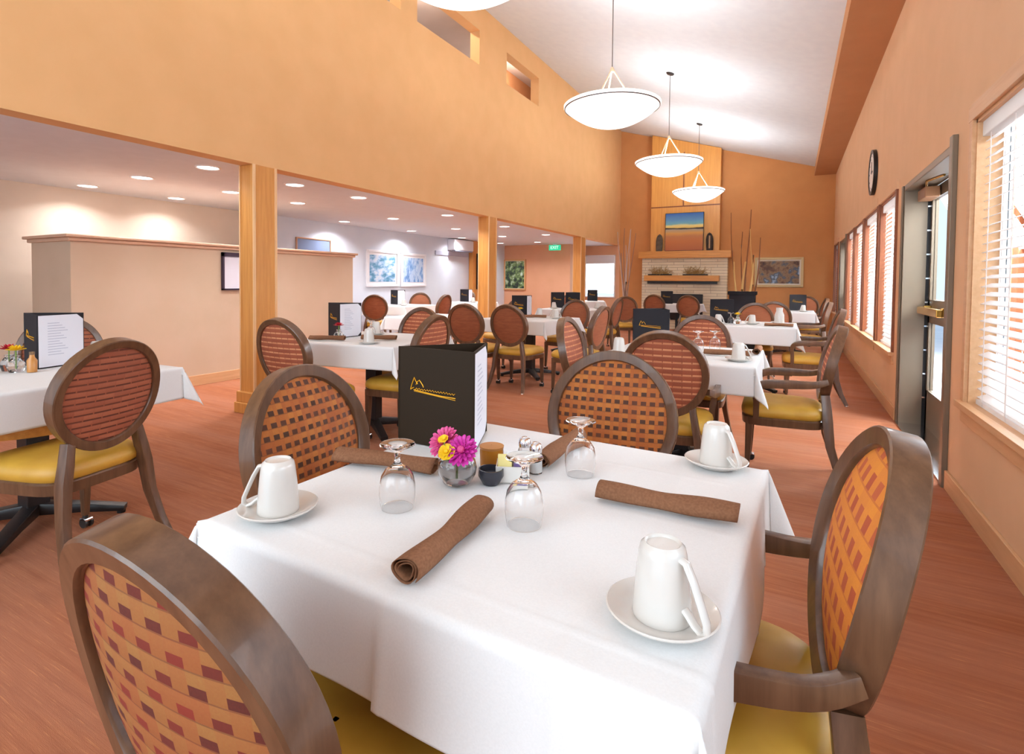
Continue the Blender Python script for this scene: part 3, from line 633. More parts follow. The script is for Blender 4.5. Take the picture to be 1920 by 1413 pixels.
# ------------------------------------------------------------------ dining chair
OC = -0.27; OZ = 0.748; LEAN = radians(12); A_, B_ = 0.235, 0.245
def backpt(u, v, n=0.0):
    """u across, v up in the plane of the back, n out of the front face"""
    y = OC + 0.45*u*u
    return Vector((u, y - v*sin(LEAN) + n*cos(LEAN), OZ + v*cos(LEAN) + n*sin(LEAN)))
def make_chair(name, cat, weave_f, weave_b, arms=False, B=B_, oz=0.748):
    global OZ
    OZ = oz
    o = empty(name); tag(o, name, cat)
    # seat cushion
    b = MB(); N = 40; rows = []
    def outline(t_, s):
        a = 2*pi*t_; c, d = cos(a), sin(a); e = 0.42
        x = (abs(c)**e)*(1 if c > 0 else -1); y = (abs(d)**e)*(1 if d > 0 else -1)
        hw = 0.235+0.025*y
        return x*hw*s, 0.005+y*0.235*s
    for s, z in ((0.94, 0.405), (1.0, 0.42), (1.01, 0.44), (0.985, 0.462), (0.9, 0.480), (0.7, 0.492), (0.4, 0.498), (0.02, 0.5)):
        rows.append([(*outline(j/N, s), z) for j in range(N)])
    b.grid(rows, closev=True); b.fan(list(reversed(rows[0]))); b.build('seat', M_seat, o)
    b = MB(); rows = []
    for s, z in ((0.9, 0.352), (0.98, 0.355), (0.995, 0.40), (0.96, 0.408)): rows.append([(*outline(j/N, s), z) for j in range(N)])
    b.grid(rows, closev=True); b.fan(list(reversed(rows[0]))); b.fan(rows[-1]); b.build('seat_frame', M_chair, o)
    # oval back frame
    n = 56; rings = []
    for j in range(n):
        a = 2*pi*j/n; ring = []
        for rw, dn in ((0, 0.026), (0.004, 0.029), (0.034, 0.024), (0.038, 0.018), (0.038, -0.018), (0.034, -0.024), (0.004, -0.029), (0, -0.026)):
            ring.append(backpt((A_-rw)*cos(a), (B-rw)*sin(a), dn))
        rings.append(ring)
    b = MB(); b.grid(rings, closeu=True, closev=True); b.build('back_frame', M_chair, o)
    # padded panels
    for nm, m, sg, depth in (('backrest', weave_f, 1, 0.03), ('back_panel', weave_b, -1, 0.010)):
        rows = []
        for i in range(9):
            s = 1-i/8; s = max(s, 0.01)
            rows.append([backpt((A_-0.036)*cos(2*pi*j/n)*s, (B-0.036)*sin(2*pi*j/n)*s, sg*(0.012+depth*(1-s**2.4))) for j in range(n)])
        b = MB(); b.grid(rows, closev=True); b.fan(rows[-1]); b.build(nm, m, o)
    # legs
    for sx in (-1, 1):
        p = [backpt(sx*0.150, -B*0.76, -0.004), Vector((sx*0.165, -0.235, 0.48)), Vector((sx*0.18, -0.240, 0.40)), Vector((sx*0.192, -0.255, 0.26)), Vector((sx*0.212, -0.295, 0.12)), Vector((sx*0.232, -0.345, 0.012))]
        # resample smooth
        path = [(p[0], .017, .024), (p[1], .019, .026), (p[2], .020, .028), (p[3], .018, .024), (p[4], .016, .020), (p[5], .013, .016)]
        lg = MB().sweep(path, RR, up=Vector((0, 1, 0))).build('leg', M_chair, o)
        MB().lathe([(0.001, 0), (0.017, 0), (0.019, 0.006), (0.014, 0.014), (0.001, 0.015)], p[5].x, p[5].y, 0, 16).build('glide', M_chrome, lg)
    for sx in (-1, 1):
        x = sx*0.205; y = 0.19
        path = [(Vector((x, y, 0.40)), .021, .021), (Vector((x, y, 0.30)), .020, .020), (Vector((x*1.01, y+0.004, 0.15)), .016, .016), (Vector((x*1.02, y+0.008, 0.062)), .013, .013)]
        lg = MB().sweep(path, RR, up=Vector((0, 1, 0))).build('leg', M_chair, o)
        b = MB(); cx_, cy_ = x*1.02, y+0.008
        b.lathe([(0.001, 0.064), (0.012, 0.062), (0.012, 0.05), (0.001, 0.048)], cx_, cy_, 0, 12)
        for s2 in (-1, 1):
            pts = [[(cx_+s2*(0.008+w), cy_-0.008+0.024*cos(2*pi*j/16), 0.025+0.024*sin(2*pi*j/16)) for j in range(16)] for w in (0, 0.012)]
            b.grid(pts, closev=True); b.fan(pts[0]); b.fan(pts[1])
        b.build('caster', M_rubber, lg)
        MB().box(cx_-0.02, cy_-0.03, 0.034, cx_+0.02, cy_+0.016, 0.05).build('caster_hood', M_chrome, lg, smooth=False, bevel=0.005)
    if arms:
        for sx in (-1, 1):
            pts = [backpt(sx*0.222, -0.09, -0.0), Vector((sx*0.252, -0.16, 0.640)), Vector((sx*0.270, -0.03, 0.634)), Vector((sx*0.272, 0.08, 0.628)), Vector((sx*0.262, 0.135, 0.608)), Vector((sx*0.250, 0.155, 0.565)), Vector((sx*0.240, 0.150, 0.50)), Vector((sx*0.232, 0.150, 0.40))]
            sz = [(.016, .016), (.020, .014), (.026, .014), (.026, .015), (.022, .017), (.018, .018), (.017, .017), (.017, .017)]
            # catmull-rom
            P = [pts[0]]+pts+[pts[-1]]; out = []
            for i in range(1, len(P)-2):
                for q in range(5):
                    t_ = q/5; p0, p1, p2, p3 = P[i-1:i+3]
                    out.append((0.5*((2*p1)+(p2-p0)*t_+(2*p0-5*p1+4*p2-p3)*t_*t_+(3*p1-p0-3*p2+p3)*t_**3), sz[i-1][0]*(1-t_)+sz[i][0]*t_, sz[i-1][1]*(1-t_)+sz[i][1]*t_))
            out.append((pts[-1], *sz[-1]))
            MB().sweep(out, RR, up=Vector((sx*0.15, 1, 0.6)).normalized() if False else Vector((sx, 0.0, 0))).build('armrest', M_chair, o)
    return o
CH = {'line': make_chair('dining_chair', 'chair', M_weavee, M_weavee), 'plain': make_chair('dining_chair', 'chair', M_plain, M_plain), 'armplain': make_chair('dining_armchair', 'armchair', M_plain, M_plain, True), 'lat': make_chair('dining_chair', 'chair', M_weave, M_weave), 'near': make_chair('dining_chair', 'chair', M_weaved, M_weaved, B=0.245, oz=0.718),
      'brick': make_chair('dining_chair', 'chair', M_weaveb, M_weaveb), 'arm': make_chair('dining_armchair', 'armchair', M_weavee, M_weavee, True), 'armgold': make_chair('dining_armchair', 'armchair', M_weavec, M_weavec, True)}
def chair(kind, x, y, th, label, group=None):
    a = radians(th); return place(CH[kind], (x-OC*cos(a), y-OC*sin(a), 0), a-pi/2, label, group)

chair('near', -0.665, 0.385, 90, 'dark-framed oval-back chair in the bottom left foreground with olive and red basket weave')
chair('lat', -1.27, 1.14, 4, 'oval-back chair at the left side of the nearest table, behind the white mug')
chair('lat', -0.575, 1.965, 277, 'oval-back chair with amber lattice weave across the nearest table')
chair('armgold', 0.128, 1.175, 183, 'armchair with gold checked back at the right of the nearest table')
chair('brick', -2.575, 1.235, 191, 'oval-back chair with brick-red woven back at the left foreground table')
chair('brick', -4.25, 1.74, 340, 'chair on the far side of the left foreground table, behind the menu stand')
chair('line', -3.02, 2.50, 92, 'striped oval-back chair beside the first wooden column')
chair('line', -3.12, 4.2, 268, 'chair on the far side of the table behind the nearest menu stand')
chair('line', -2.42, 3.42, 182, 'chair seen nearly edge on, just above the nearest menu stand')
chair('arm', -0.605, 3.03, 95, 'armchair right behind the amber lattice chair, its brick-red back to the camera')
chair('line', -0.63, 4.62, 266, 'orange-backed chair at the far side of the second table by the windows')
chair('arm', 0.235, 4.02, 181, 'armchair with mustard seat on the window side of the second table')
chair('line', -1.42, 3.75, 2, 'pink-striped chair on the left side of the second table by the windows')
chair('armplain', 0.43, 6.75, 182, 'armchair by the window wall at the third table in the window row')
chair('plain', -0.42, 8.0, 268, 'rust-backed chair on the far side of the third table in the window row')
chair('plain', -0.22, 8.75, 272, 'rust chair just showing behind another rust chair near the framed landscape')
chair('armplain', 0.45, 9.2, 182, 'armchair by the window wall, fourth from the camera in that line')
chair('armplain', 0.52, 11.5, 184, 'armchair farthest along the window wall')
chair('plain', 0.28, 12.9, 250, 'dark rust chair in the far right corner in front of the rust wall')
chair('plain', -3.3, 5.3, 92, 'plain rust-backed chair with mustard seat, left of a pair in the middle distance')
chair('plain', -2.80, 5.42, 88, 'rust-backed chair with mustard seat, right of a pair, below the second column')
chair('plain', -1.83, 5.75, 176, 'mauve-brown chair seen edge on beyond the second table by the windows')
chair('plain', -2.75, 7.45, 262, 'rust chair facing the camera behind the middle table with its yellow flower')
chair('plain', -3.62, 7.3, 250, 'rust chair behind the menu and yellow flower at the second column')
chair('plain', -2.45, 8.55, 178, 'chair seen edge on beside the far table left of the tall black menu')
chair('plain', -2.68, 9.9, 120, 'rust chair with mustard seat below the branch vase')
chair('plain', -3.9, 10.2, 280, 'rust chair behind the row of white mugs near the farthest column')
chair('plain', -1.9, 11.9, 92, 'rust oval-back chair in front of the fireplace, right of a pair')
chair('plain', -2.62, 12.0, 88, 'rust oval-back chair in front of the fireplace, left of a pair')
chair('plain', -6.55, 7.45, 120, 'rust chair leftmost in the side room, under the blue pictures')
chair('plain', -6.95, 9.35, 300, 'small rust chair beyond the side-room table, below the right-hand blue picture')
chair('plain', -5.75, 8.5, 182, 'rust chair on the right side of the side-room table')
chair('plain', -6.95, 11.35, 250, 'rust chair far back by the grey wall and wooden pilaster')

# ------------------------------------------------------------------ tables and cloths
def make_table():
    o = empty('dining_table'); tag(o, 'table', 'table')
    MB().box(-0.472, -0.472, 0.732, 0.472, 0.472, 0.758).build('tabletop', M_dktrim, o, smooth=False, bevel=0.008)
    b = MB(); b.box(-0.05, -0.05, 0.06, 0.05, 0.05, 0.71); b.box(-0.2, -0.2, 0.71, 0.2, 0.2, 0.732); b.build('pedestal', M_black, o, smooth=False, bevel=0.006)
    b = MB()
    for k in range(4):
        a = k*pi/2+pi/4; c, s = cos(a), sin(a)
        prof = [(Vector((c*0.03, s*0.03, 0.07)), .035, .03), (Vector((c*0.2, s*0.2, 0.055)), .032, .022), (Vector((c*0.4, s*0.4, 0.028)), .028, .014)]
        b.sweep(prof, RR)
        b.lathe([(0.001, 0), (0.02, 0), (0.02, 0.016), (0.001, 0.018)], c*0.38, s*0.38, 0, 12)
    b.build('cross_base', M_black, o)
    return o
TB = make_table()
def cloth_mesh(h, drop, n, creases=(), seed=1, amp=1.0):
    rnd = random.Random(seed); ph = [rnd.uniform(0, 6) for _ in range(8)]
    r = 0.014; a = h+drop
    def ax(u):
        if abs(u) <= h-r: return u, 0.0
        t_ = abs(u)-(h-r); s = 1 if u > 0 else -1
        if t_ < r*pi/2: return s*(h-r+r*sin(t_/r)), r*(1-cos(t_/r))
        return s*h, r+(t_-r*pi/2)
    def us():
        k = int(n*0.6); m = int(n*0.25); L = []
        L += [-a+(a-h+r)*i/m for i in range(m)]; L += [-(h-r)+i*r*pi/2*0-0 for i in range(0)]
        L += [-(h-r)-r*pi/2*(1-i/3) for i in range(3)] if False else []
        inner = [-(h-r)+2*(h-r)*i/k for i in range(k+1)]
        out = [-a+(a-(h-r)-r*pi/2)*i/m for i in range(m)]+[-(h-r)-r*pi/2*(1-i/4) for i in range(4)]
        return out+inner+[-x for x in reversed(out)]
    U = us(); pts = []
    for u in U:
        row = []
        for v in U:
            x, dx = ax(u); y, dy = ax(v); z = -max(dx, dy) if (dx == 0 or dy == 0) else None
            if dx > 0 and dy > 0:
                su = 1 if u > 0 else -1; sv = 1 if v > 0 else -1
                R_ = hypot(dx, dy); ang = math.atan2(dy, dx); w = sin(2*ang)**2
                out_ = 0.06+0.36*w
                px, py = cos(ang), sin(ang)
                x = su*(h + R_*out_*px - 0.0); y = sv*(h + R_*out_*py)
                z = -R_*math.sqrt(1-out_*out_)
            else:
                d_ = max(dx, dy); fl_ = 0.06*d_+amp*0.010*sin((v if dx > 0 else u)*9+ph[0 if u > 0 else 1])*(d_/0.2)**1.3
                if dx > 0: x += (1 if u > 0 else -1)*fl_
                if dy > 0: y += (1 if v > 0 else -1)*fl_
                z = -d_
            for cu in creases:
                for w_, q in ((u, 0), (v, 1)):
                    e_ = math.exp(-((w_-cu)/0.004)**2)*0.0016
                    if dx == 0 and dy == 0: z += e_
                    elif q == 0 and dy > 0 and dx == 0: y += (1 if v > 0 else -1)*e_*1.6
                    elif q == 1 and dx > 0 and dy == 0: x += (1 if u > 0 else -1)*e_*1.6
            row.append((x, y, z))
        pts.append(row)
    return MB().grid(pts)
ZT = 0.764
def cloth(x, y, rz, h, drop, n, label, creases=(), seed=1, group='white tablecloths', mesh=None):
    b = cloth_mesh(h, drop, n, creases, seed); o = b.build('tablecloth', M_cloth, solid=0.0015)
    o.data.set_sharp_from_angle(angle=radians(80)); o.location = (x, y, ZT); o.rotation_euler = (0, 0, rz); tag(o, label, 'tablecloth', group); return o
G = 'square dining tables under white cloths'
TABLES = [('nearest table', -0.5375, 1.11, -2, 'table in the foreground, on black pedestal, set with mugs and menu stand', 'white cloth on the nearest table, creased and hanging to points at its corners'),
          ('T1', -3.36, 1.25, 3, 'table with round wooden apron at the left edge', 'white cloth on the left foreground table behind the brick-red chair'),
          ('T2', -3.04, 3.45, 8, 'square table behind the nearest menu stand, by the first column', 'white cloth on the table with red flower by the first column'),
          ('T3', -0.65, 3.92, 0, 'second table from the camera in the window row', 'white cloth on the second table in the window row'),
          ('T4', -0.42, 7.15, 0, 'third table in the window row, with tall charcoal menu', 'white cloth on the third table in the window row'),
          ('T6', -3.02, 6.5, -6, 'middle-distance table in front of the second column', 'white cloth on the middle table in front of the second column'),
          ('T6L', -4.25, 6.05, 0, 'side-room table left of the plain rust-backed chairs', 'white cloth hanging left of the plain rust chair in the side room'),
          ('T7', -3.45, 9.2, 0, 'far table with a line of white mugs near the last column', 'white cloth under the line of white mugs near the last column'),
          ('T9', -0.12, 10.9, 0, 'farthest table in the window row', 'white cloth on the farthest table in the window row'),
          ('T10', -2.25, 12.75, 0, 'table directly in front of the fireplace', 'white cloth on the table in front of the fireplace'),
          ('T5', -6.7, 8.4, 0, 'side-room table under the blue abstract pictures', 'white cloth on the side-room table under the blue pictures'),
          ('T5b', -6.45, 10.55, 0, 'side-room table by the air conditioner', 'white cloth on the side-room table below the air conditioner'),
          ('T11', -4.62, 13.25, 20, 'farthest table, before the bright side-room window', 'white cloth on the table before the bright side-room window')]
for i, (nm, x, y, rz, lt, lc) in enumerate(TABLES):
    place(TB, (x, y, 0), radians(rz), lt, G)
    cr = (-0.40, 0.02, 0.30) if i == 0 else (0.0,)
    cloth(x, y, radians(rz), 0.477, 0.165 if i != 4 else 0.19, 200 if i == 0 else 56, lc, cr, i+1)
t1 = [o for o in bpy.data.objects if o.get('label') == TABLES[1][4]][0]
b = MB(); b.lathe([(0.36, 0.53), (0.425, 0.53), (0.43, 0.545), (0.43, 0.575), (0.36, 0.578), (0.36, 0.53)], seg=56); b.build('round_apron', M_maplex, t1)

# ------------------------------------------------------------------ tableware
ZC = ZT+0.0035
def make_mug():
    o = empty('coffee_mug'); tag(o, 'mug', 'mug')
    prof = [(0.0405, 0), (0.0415, 0.002), (0.041, 0.006), (0.0395, 0.03), (0.0365, 0.065), (0.0335, 0.090), (0.031, 0.1), (0.027, 0.1035), (0.0255, 0.1055), (0.0235, 0.1045), (0.022, 0.1015), (0.001, 0.101)]
    inn = [(0.001, 0.096), (0.028, 0.095), (0.033, 0.065), (0.036, 0.03), (0.038, 0.002), (0.0405, 0)]
    MB().lathe(prof, seg=40).build('cup_body', M_china, o)
    MB().lathe(inn, seg=40).build('cup_inside', M_china, o)
    pts = [Vector(p) for p in ((0.031, 0, 0.092), (0.040, 0, 0.090), (0.052, 0, 0.070), (0.064, 0, 0.044), (0.073, 0, 0.024), (0.074, 0, 0.012), (0.067, 0, 0.006), (0.055, 0, 0.012), (0.046, 0, 0.020), (0.038, 0, 0.026))]
    MB().sweep([(p, 0.0042, 0.0072) for p in pts], [(cos(2*pi*i/12), sin(2*pi*i/12)) for i in range(12)], up=Vector((0, 1, 0))).build('handle', M_china, o)
    return o
def make_saucer():
    b = MB().lathe([(0.001, 0.0), (0.045, 0.0), (0.047, 0.003), (0.062, 0.008), (0.0775, 0.0165), (0.079, 0.019), (0.077, 0.0205), (0.061, 0.0125), (0.044, 0.0075), (0.001, 0.0065)], seg=56)
    return b.build('saucer', M_china)
MUG = make_mug(); SAU = make_saucer(); tag(SAU, 'saucer', 'saucer')
def mugset(x, y, rz, lm, ls, g1=None, g2=None):
    place(SAU, (x, y, ZC), 0, ls, g2); place(MUG, (x, y, ZC+0.0075), rz, lm, g1)
mugset(-0.153, 0.785, radians(-28), 'upturned white mug at the front right corner of the nearest table', 'saucer under the front right mug on the nearest table')
mugset(-0.915, 0.748, radians(205), 'upturned white mug at the left corner of the nearest table', 'saucer under the left mug on the nearest table')
mugset(-0.165, 1.523, radians(-35), 'upturned white mug at the far right corner of the nearest table', 'saucer under the far right mug on the nearest table')
def goblet():
    o = empty('water_goblet'); tag(o, 'goblet', 'glass')
    out_ = [(0.0345, 0), (0.0365, 0.012), (0.0385, 0.03), (0.038, 0.05), (0.034, 0.068), (0.025, 0.082), (0.012, 0.091), (0.0065, 0.098), (0.0055, 0.108), (0.007, 0.117), (0.016, 0.125), (0.032, 0.1315), (0.0375, 0.134), (0.0365, 0.1365), (0.02, 0.135), (0.001, 0.134)]
    inn = [(0.001, 0.0875), (0.011, 0.087), (0.023, 0.079), (0.0322, 0.066), (0.0365, 0.049), (0.037, 0.03), (0.035, 0.012), (0.0333, 0.0), (0.0345, 0)]
    MB().lathe(inn+out_, seg=48).build('goblet_glass', M_glass, o); return o
GB = goblet()
for x, y, l in ((-0.725, 0.897, 'upturned water goblet left of the flower vase'), (-0.455, 0.957, 'upturned water goblet in front of the condiments on the nearest table'), (-0.455, 1.283, 'upturned water goblet at the far side of the nearest table')):
    place(GB, (x, y, ZC), 0, l)
# napkin rolls
def napkin(L=0.285, r=0.023, seed=0):
    rnd = random.Random(seed); b = MB(); nx = 26; turns = 2.6; ns = 72
    rows = []
    for i in range(nx+1):
        t_ = i/nx; x = (t_-0.5)*L; row = []
        pinch = 1-0.12*math.exp(-((t_-0.5)/0.16)**2)+0.05*sin(t_*9+seed)
        for j in range(ns+1):
            q = j/ns; a = q*turns*2*pi; rr = (0.42+0.58*q)*r*pinch
            flare = 0.0016*sin(a*3+t_*5+seed)
            xx = x*(1.0-0.02*(1-q)) + 0.003*sin(a)*(1 if i in (0, nx) else 0)
            row.append((xx, (rr+flare)*cos(a)*1.12, r*0.88+(rr+flare)*sin(a)*0.86+0.0015*sin(t_*7+seed)))
        rows.append(row)
    b.grid(rows); o = b.build('napkin_roll', M_napkin, solid=0.0012); tag(o, 'napkin', 'napkin'); return o
NPa = napkin(seed=1); NPb = napkin(seed=4)
def nap(proto, x0, y0, x1, y1, label, group=None, z=ZC+0.0015):
    return place(proto, ((x0+x1)/2, (y0+y1)/2, z), math.atan2(y1-y0, x1-x0), label, group)
nap(NPa, -0.525, 0.665, -0.548, 0.955, 'brown rolled napkin at the front edge of the nearest table')
nap(NPb, -1.035, 1.045, -0.775, 1.095, 'brown rolled napkin beside the menu stand, at the left edge of the nearest table')
nap(NPa, -0.365, 1.158, -0.085, 1.170, 'brown rolled napkin at the right side of the nearest table')
nap(NPb, -0.556, 1.268, -0.556, 1.545, 'brown rolled napkin behind the far goblet on the nearest table')

# menu stand (three covers standing as a triangle)
def menu_stand(cover, a=(-0.133, 0), b_=(0.133, 0), c=(0.045, 0.225), H=0.285, logo=True):
    o = empty('menu_stand'); tag(o, 'menu', 'menu stand')
    P = [Vector((*a, 0)), Vector((*b_, 0)), Vector((*c, 0))]
    cen = (P[0]+P[1]+P[2])/3
    for k, nm in enumerate(('front_cover', 'page_panel', 'back_cover')):
        p, q = P[k], P[(k+1) % 3]; d = (q-p).normalized(); n = Vector((d.y, -d.x, 0))
        if n.dot((p+q)/2-cen) < 0: n = -n
        bb = MB(); L = (q-p).length; pts = []
        for zz in (0, H):
            for (s, w_) in ((0, 0), (L, 0), (L, -0.005), (0, -0.005)): pts.append(p+d*s+n*w_+Vector((0, 0, zz)))
        bb.v = [tuple(x) for x in pts]; bb.f = [(0, 3, 2, 1), (4, 5, 6, 7), (0, 1, 5, 4), (1, 2, 6, 5), (2, 3, 7, 6), (3, 0, 4, 7)]; bb.mi = [0]*6
        po = bb.build(nm, cover, o, smooth=False, bevel=0.001)
        if k == 1:
            e = 0.004; pg = MB(); c3 = 0.035
            def W(s, z, w=0.0012): v = p+d*s+n*w; return (v.x, v.y, z)
            pg.fan([W(e, 0.006), W(L-e-c3, 0.006), W(L-e, c3), W(L-e, H-c3), W(L-e-c3, H-0.006), W(e, H-0.006)]); pg.build('page', M_paper, po, smooth=False)
            tx = MB()
            for i in range(13):
                z = H-0.05-i*0.014; ww = 0.06+0.05*((i*37) % 7)/7; tx.quad(W(0.05, z, 0.0018), W(0.05+ww, z, 0.0018), W(0.05+ww, z+0.004, 0.0018), W(0.05, z+0.004, 0.0018))
            tx.build('print_lines', M_print, po, smooth=False)
        if k == 0 and logo:
            lg = MB()
            def S(pts, r):
                lg.tube([Vector((p.x+d.x*x+n.x*0.0012, p.y+d.y*x+n.y*0.0012, z)) for x, z in pts], r, 6)
            m = 0.0013
            S([(0.047, 0.160), (0.052, 0.176), (0.061, 0.197), (0.064, 0.190), (0.070, 0.181), (0.073, 0.178)], m)
            S([(0.047, 0.160), (0.053, 0.164), (0.059, 0.167)], m)
            S([(0.067, 0.176), (0.073, 0.186), (0.079, 0.190), (0.086, 0.183), (0.092, 0.175), (0.094, 0.170)], m)
            S([(0.059, 0.160), (0.09, 0.157), (0.12, 0.154), (0.16, 0.151), (0.205, 0.150)], m*1.1)
            # run of small script letters
            xs = [0.064+0.0048*i for i in range(30)]
            S([(x, 0.1625-0.02*(x-0.06)+(0.0042 if i % 2 else -0.0012)*(0.6+0.4*((i*53) % 5)/4)) for i, x in enumerate(xs)], m*0.75)
            S([(0.06, 0.1565), (0.205, 0.1445)], m*0.7)
            lg.build('gold_logo', M_gold, po)
    return o
MN = menu_stand(M_cover)
MN.location = (-0.895, 1.275, ZC); MN['label'] = 'large black menu stand with gold mountain logo on the nearest table'; used.add(MN.name)
MC = menu_stand(M_coverdk); 
def menu(x, y, rz, label): return place(MC, (x, y, ZC), radians(rz), label)
menu(-3.572, 1.326, -9, 'black and white menu stand on the left foreground table')
menu(-3.38, 3.335, -25, 'menu stand beside the red flower on the table by the first column')
menu(-0.905, 4.05, 0, 'charcoal menu stand with gold line on the second table of the window row')
menu(-0.735, 7.05, 0, 'charcoal menu stand on the third table of the window row')
menu(-3.30, 6.72, -12, 'menu stand behind the yellow flower on the middle table')
menu(0.10, 11.1, 5, 'small dark menu stand on the farthest table in the window row')
menu(-3.78, 9.30, 0, 'wide dark menu stand behind the white mugs near the last column')
menu(-3.55, 9.48, 20, 'second dark menu stand, just right of another by the last column')
menu(-4.42, 13.2, 0, 'teal-grey menu stand in front of the bright side-room window')
menu(-2.50, 12.75, 0, 'dark menu stand on the table in front of the fireplace')
menu(-6.95, 8.48, -20, 'dark menu stand under the two blue pictures')
menu(-6.62, 10.6, -10, 'small menu stand far back on the side-room table by the wooden pilaster')

# flowers in vase
def petals(b, c, r, n, layers, cup=0.3, wide=0.3):
    c = Vector(c)
    for L in range(layers):
        f = 1-L/layers*0.72; el = radians(8+L*(62/layers)) ; m = max(6, int(n*f))
        for k in range(m):
            a = 2*pi*(k+0.5*L)/m+random.uniform(-.07, .07); d = Vector((cos(a)*cos(el), sin(a)*cos(el), sin(el)))
            s = Vector((-sin(a), cos(a), 0)); u = d.cross(s); rr = r*(1-0.08*random.random())*(0.55+0.45*f); w = r*wide*f
            p0 = c; p1 = c+d*rr*0.55; p2 = c+d*rr*0.9+u*r*0.05; p3 = c+d*rr
            i0 = len(b.v)
            for p, ww in ((p0, w*0.2), (p1, w*0.5), (p2, w*0.45), (p3, w*0.12)):
                b.v += [tuple(p-s*ww), tuple(p-u*ww*0.35), tuple(p+s*ww)]
            for q in range(3):
                for h in range(2):
                    z = i0+q*3+h; b.f.append((z, z+1, z+4, z+3)); b.mi.append(0)
M_pink = noisy('pink_petals', rgb(206, 60, 130), rgb(226, 96, 150), ns=60, rough=0.6); M_mag = noisy('magenta_petals', rgb(190, 20, 140), rgb(214, 60, 170), ns=60, rough=0.6)
M_yel = noisy('yellow_petals', rgb(240, 190, 16), rgb(248, 210, 40), ns=60, rough=0.6); M_stem = mat('green_stem', rgb(120, 150, 70), 0.6); M_red = noisy('red_petals', rgb(206, 24, 50), rgb(180, 16, 40), ns=60, rough=0.6)
def vase():
    o = empty('bud_vase'); tag(o, 'round smoky glass bud vase of water, next to the menu stand on the nearest table', 'vase')
    out_ = [(0.001, 0), (0.018, 0.0), (0.034, 0.009), (0.0445, 0.027), (0.047, 0.042), (0.043, 0.060), (0.031, 0.075), (0.019, 0.084), (0.0155, 0.090), (0.017, 0.097)]
    inn = [(0.0155, 0.097), (0.0138, 0.090), (0.017, 0.083), (0.029, 0.073), (0.041, 0.059), (0.045, 0.042), (0.0425, 0.028), (0.032, 0.0115), (0.001, 0.006)]
    MB().lathe(out_+inn, seg=48).build('vase_glass', M_glass, o)
    MB().lathe([(0.001, 0.0065), (0.031, 0.0118), (0.0420, 0.0285), (0.0445, 0.042), (0.0435, 0.050), (0.001, 0.050)], seg=40).build('water', M_water, o)
    return o
V = vase(); V.location = (-0.683, 1.066, ZC)
FC = []
for nm, c, r, m, cc, lb, n in (('pink_flower', (-0.724, 1.074, 0.860), 0.043, M_pink, M_yel, 'pink zinnia leaning left in the bud vase', 20), ('magenta_flower', (-0.660, 1.052, 0.854), 0.041, M_mag, M_pink, 'magenta zinnia leaning right in the bud vase', 20), ('yellow_flower', (-0.688, 1.030, 0.854), 0.022, M_yel, M_yel, 'small yellow blossom in front of the two zinnias', 9)):
    o = empty(nm, c); tag(o, lb, 'flower'); o.rotation_euler = (radians(48), radians(-14 if nm[0] == 'p' else 12), 0)
    b = MB(); petals(b, (0, 0, 0), r, n, 4 if n > 10 else 2, wide=0.26 if n > 10 else 0.7); b.build('petals', m, o)
    MB().ball((0, 0, r*0.3), r*0.22, 12, 8).build('flower_center', cc, o)
    Mi = o.rotation_euler.to_matrix().inverted(); base = Vector((-0.683, 1.066, ZC+0.02))-Vector(c); mid = Vector((-0.683, 1.066, ZC+0.09))-Vector(c)
    MB().tube([Mi @ base, Mi @ (base*0.5+mid*0.5), Mi @ mid, Mi @ Vector((0, 0, 0))], 0.0025, 6).build('stem', M_stem, o)
for c, r in (((-0.700, 1.035, 0.882), 0.012),):
    o = empty('yellow_flower', c); tag(o, 'tiny yellow blossom on top of the pink zinnia', 'flower'); o.rotation_euler = (radians(40), 0, 0)
    b = MB(); petals(b, (0, 0, 0), r, 8, 2, wide=0.7); b.build('petals', M_yel, o)
    MB().tube([(0, 0, 0), Vector((0.004, -0.03, -0.04)), Vector((0.012, 0.0, -0.085))], 0.0016, 6).build('stem', M_stem, o)

# condiments on the nearest table
def shaker():
    o = empty('salt_shaker'); tag(o, 'shaker', 'shaker')
    MB().lathe([(0.001, 0), (0.017, 0), (0.0185, 0.004), (0.018, 0.045), (0.014, 0.056), (0.013, 0.058)], seg=8).build('shaker_glass', M_glass, o)
    MB().lathe([(0.001, 0.003), (0.0145, 0.003), (0.015, 0.036), (0.001, 0.036)], seg=16).build('seasoning', mat('white_salt', rgb(238, 236, 234), 0.9), o)
    MB().lathe([(0.016, 0.053), (0.0165, 0.062), (0.014, 0.072), (0.008, 0.077), (0.001, 0.078)], seg=24).build('shaker_lid', M_chrome, o)
    return o
SH = shaker(); place(SH, (-0.600, 1.262, ZC), 0, 'glass shaker with chrome lid, left of the two on the nearest table', 'shakers on the nearest table'); place(SH, (-0.556, 1.235, ZC), 0, 'glass shaker with chrome lid, right of the two on the nearest table', 'shakers on the nearest table')
def caddy():
    o = empty('sugar_caddy'); tag(o, 'white caddy of sweetener packets on the nearest table', 'caddy')
    b = MB(); b.box(-0.04, -0.03, 0, 0.04, 0.03, 0.004)
    for x0_, y0_, x1_, y1_ in ((-0.04, -0.03, 0.04, -0.027), (-0.04, 0.027, 0.04, 0.03), (-0.04, -0.03, -0.037, 0.03), (0.037, -0.03, 0.04, 0.03)): b.box(x0_, y0_, 0, x1_, y1_, 0.04)
    b.build('tray', M_china, o, smooth=False, bevel=0.001); return o
CD = caddy(); CD.location = (-0.585, 1.165, ZC); CD.rotation_euler = (0, 0, radians(25))
M_py = mat('yellow_packet', rgb(244, 226, 150), 0.6); M_pp = mat('purple_packet', rgb(112, 92, 140), 0.6); M_pw = mat('white_packet', rgb(236, 234, 232), 0.6)
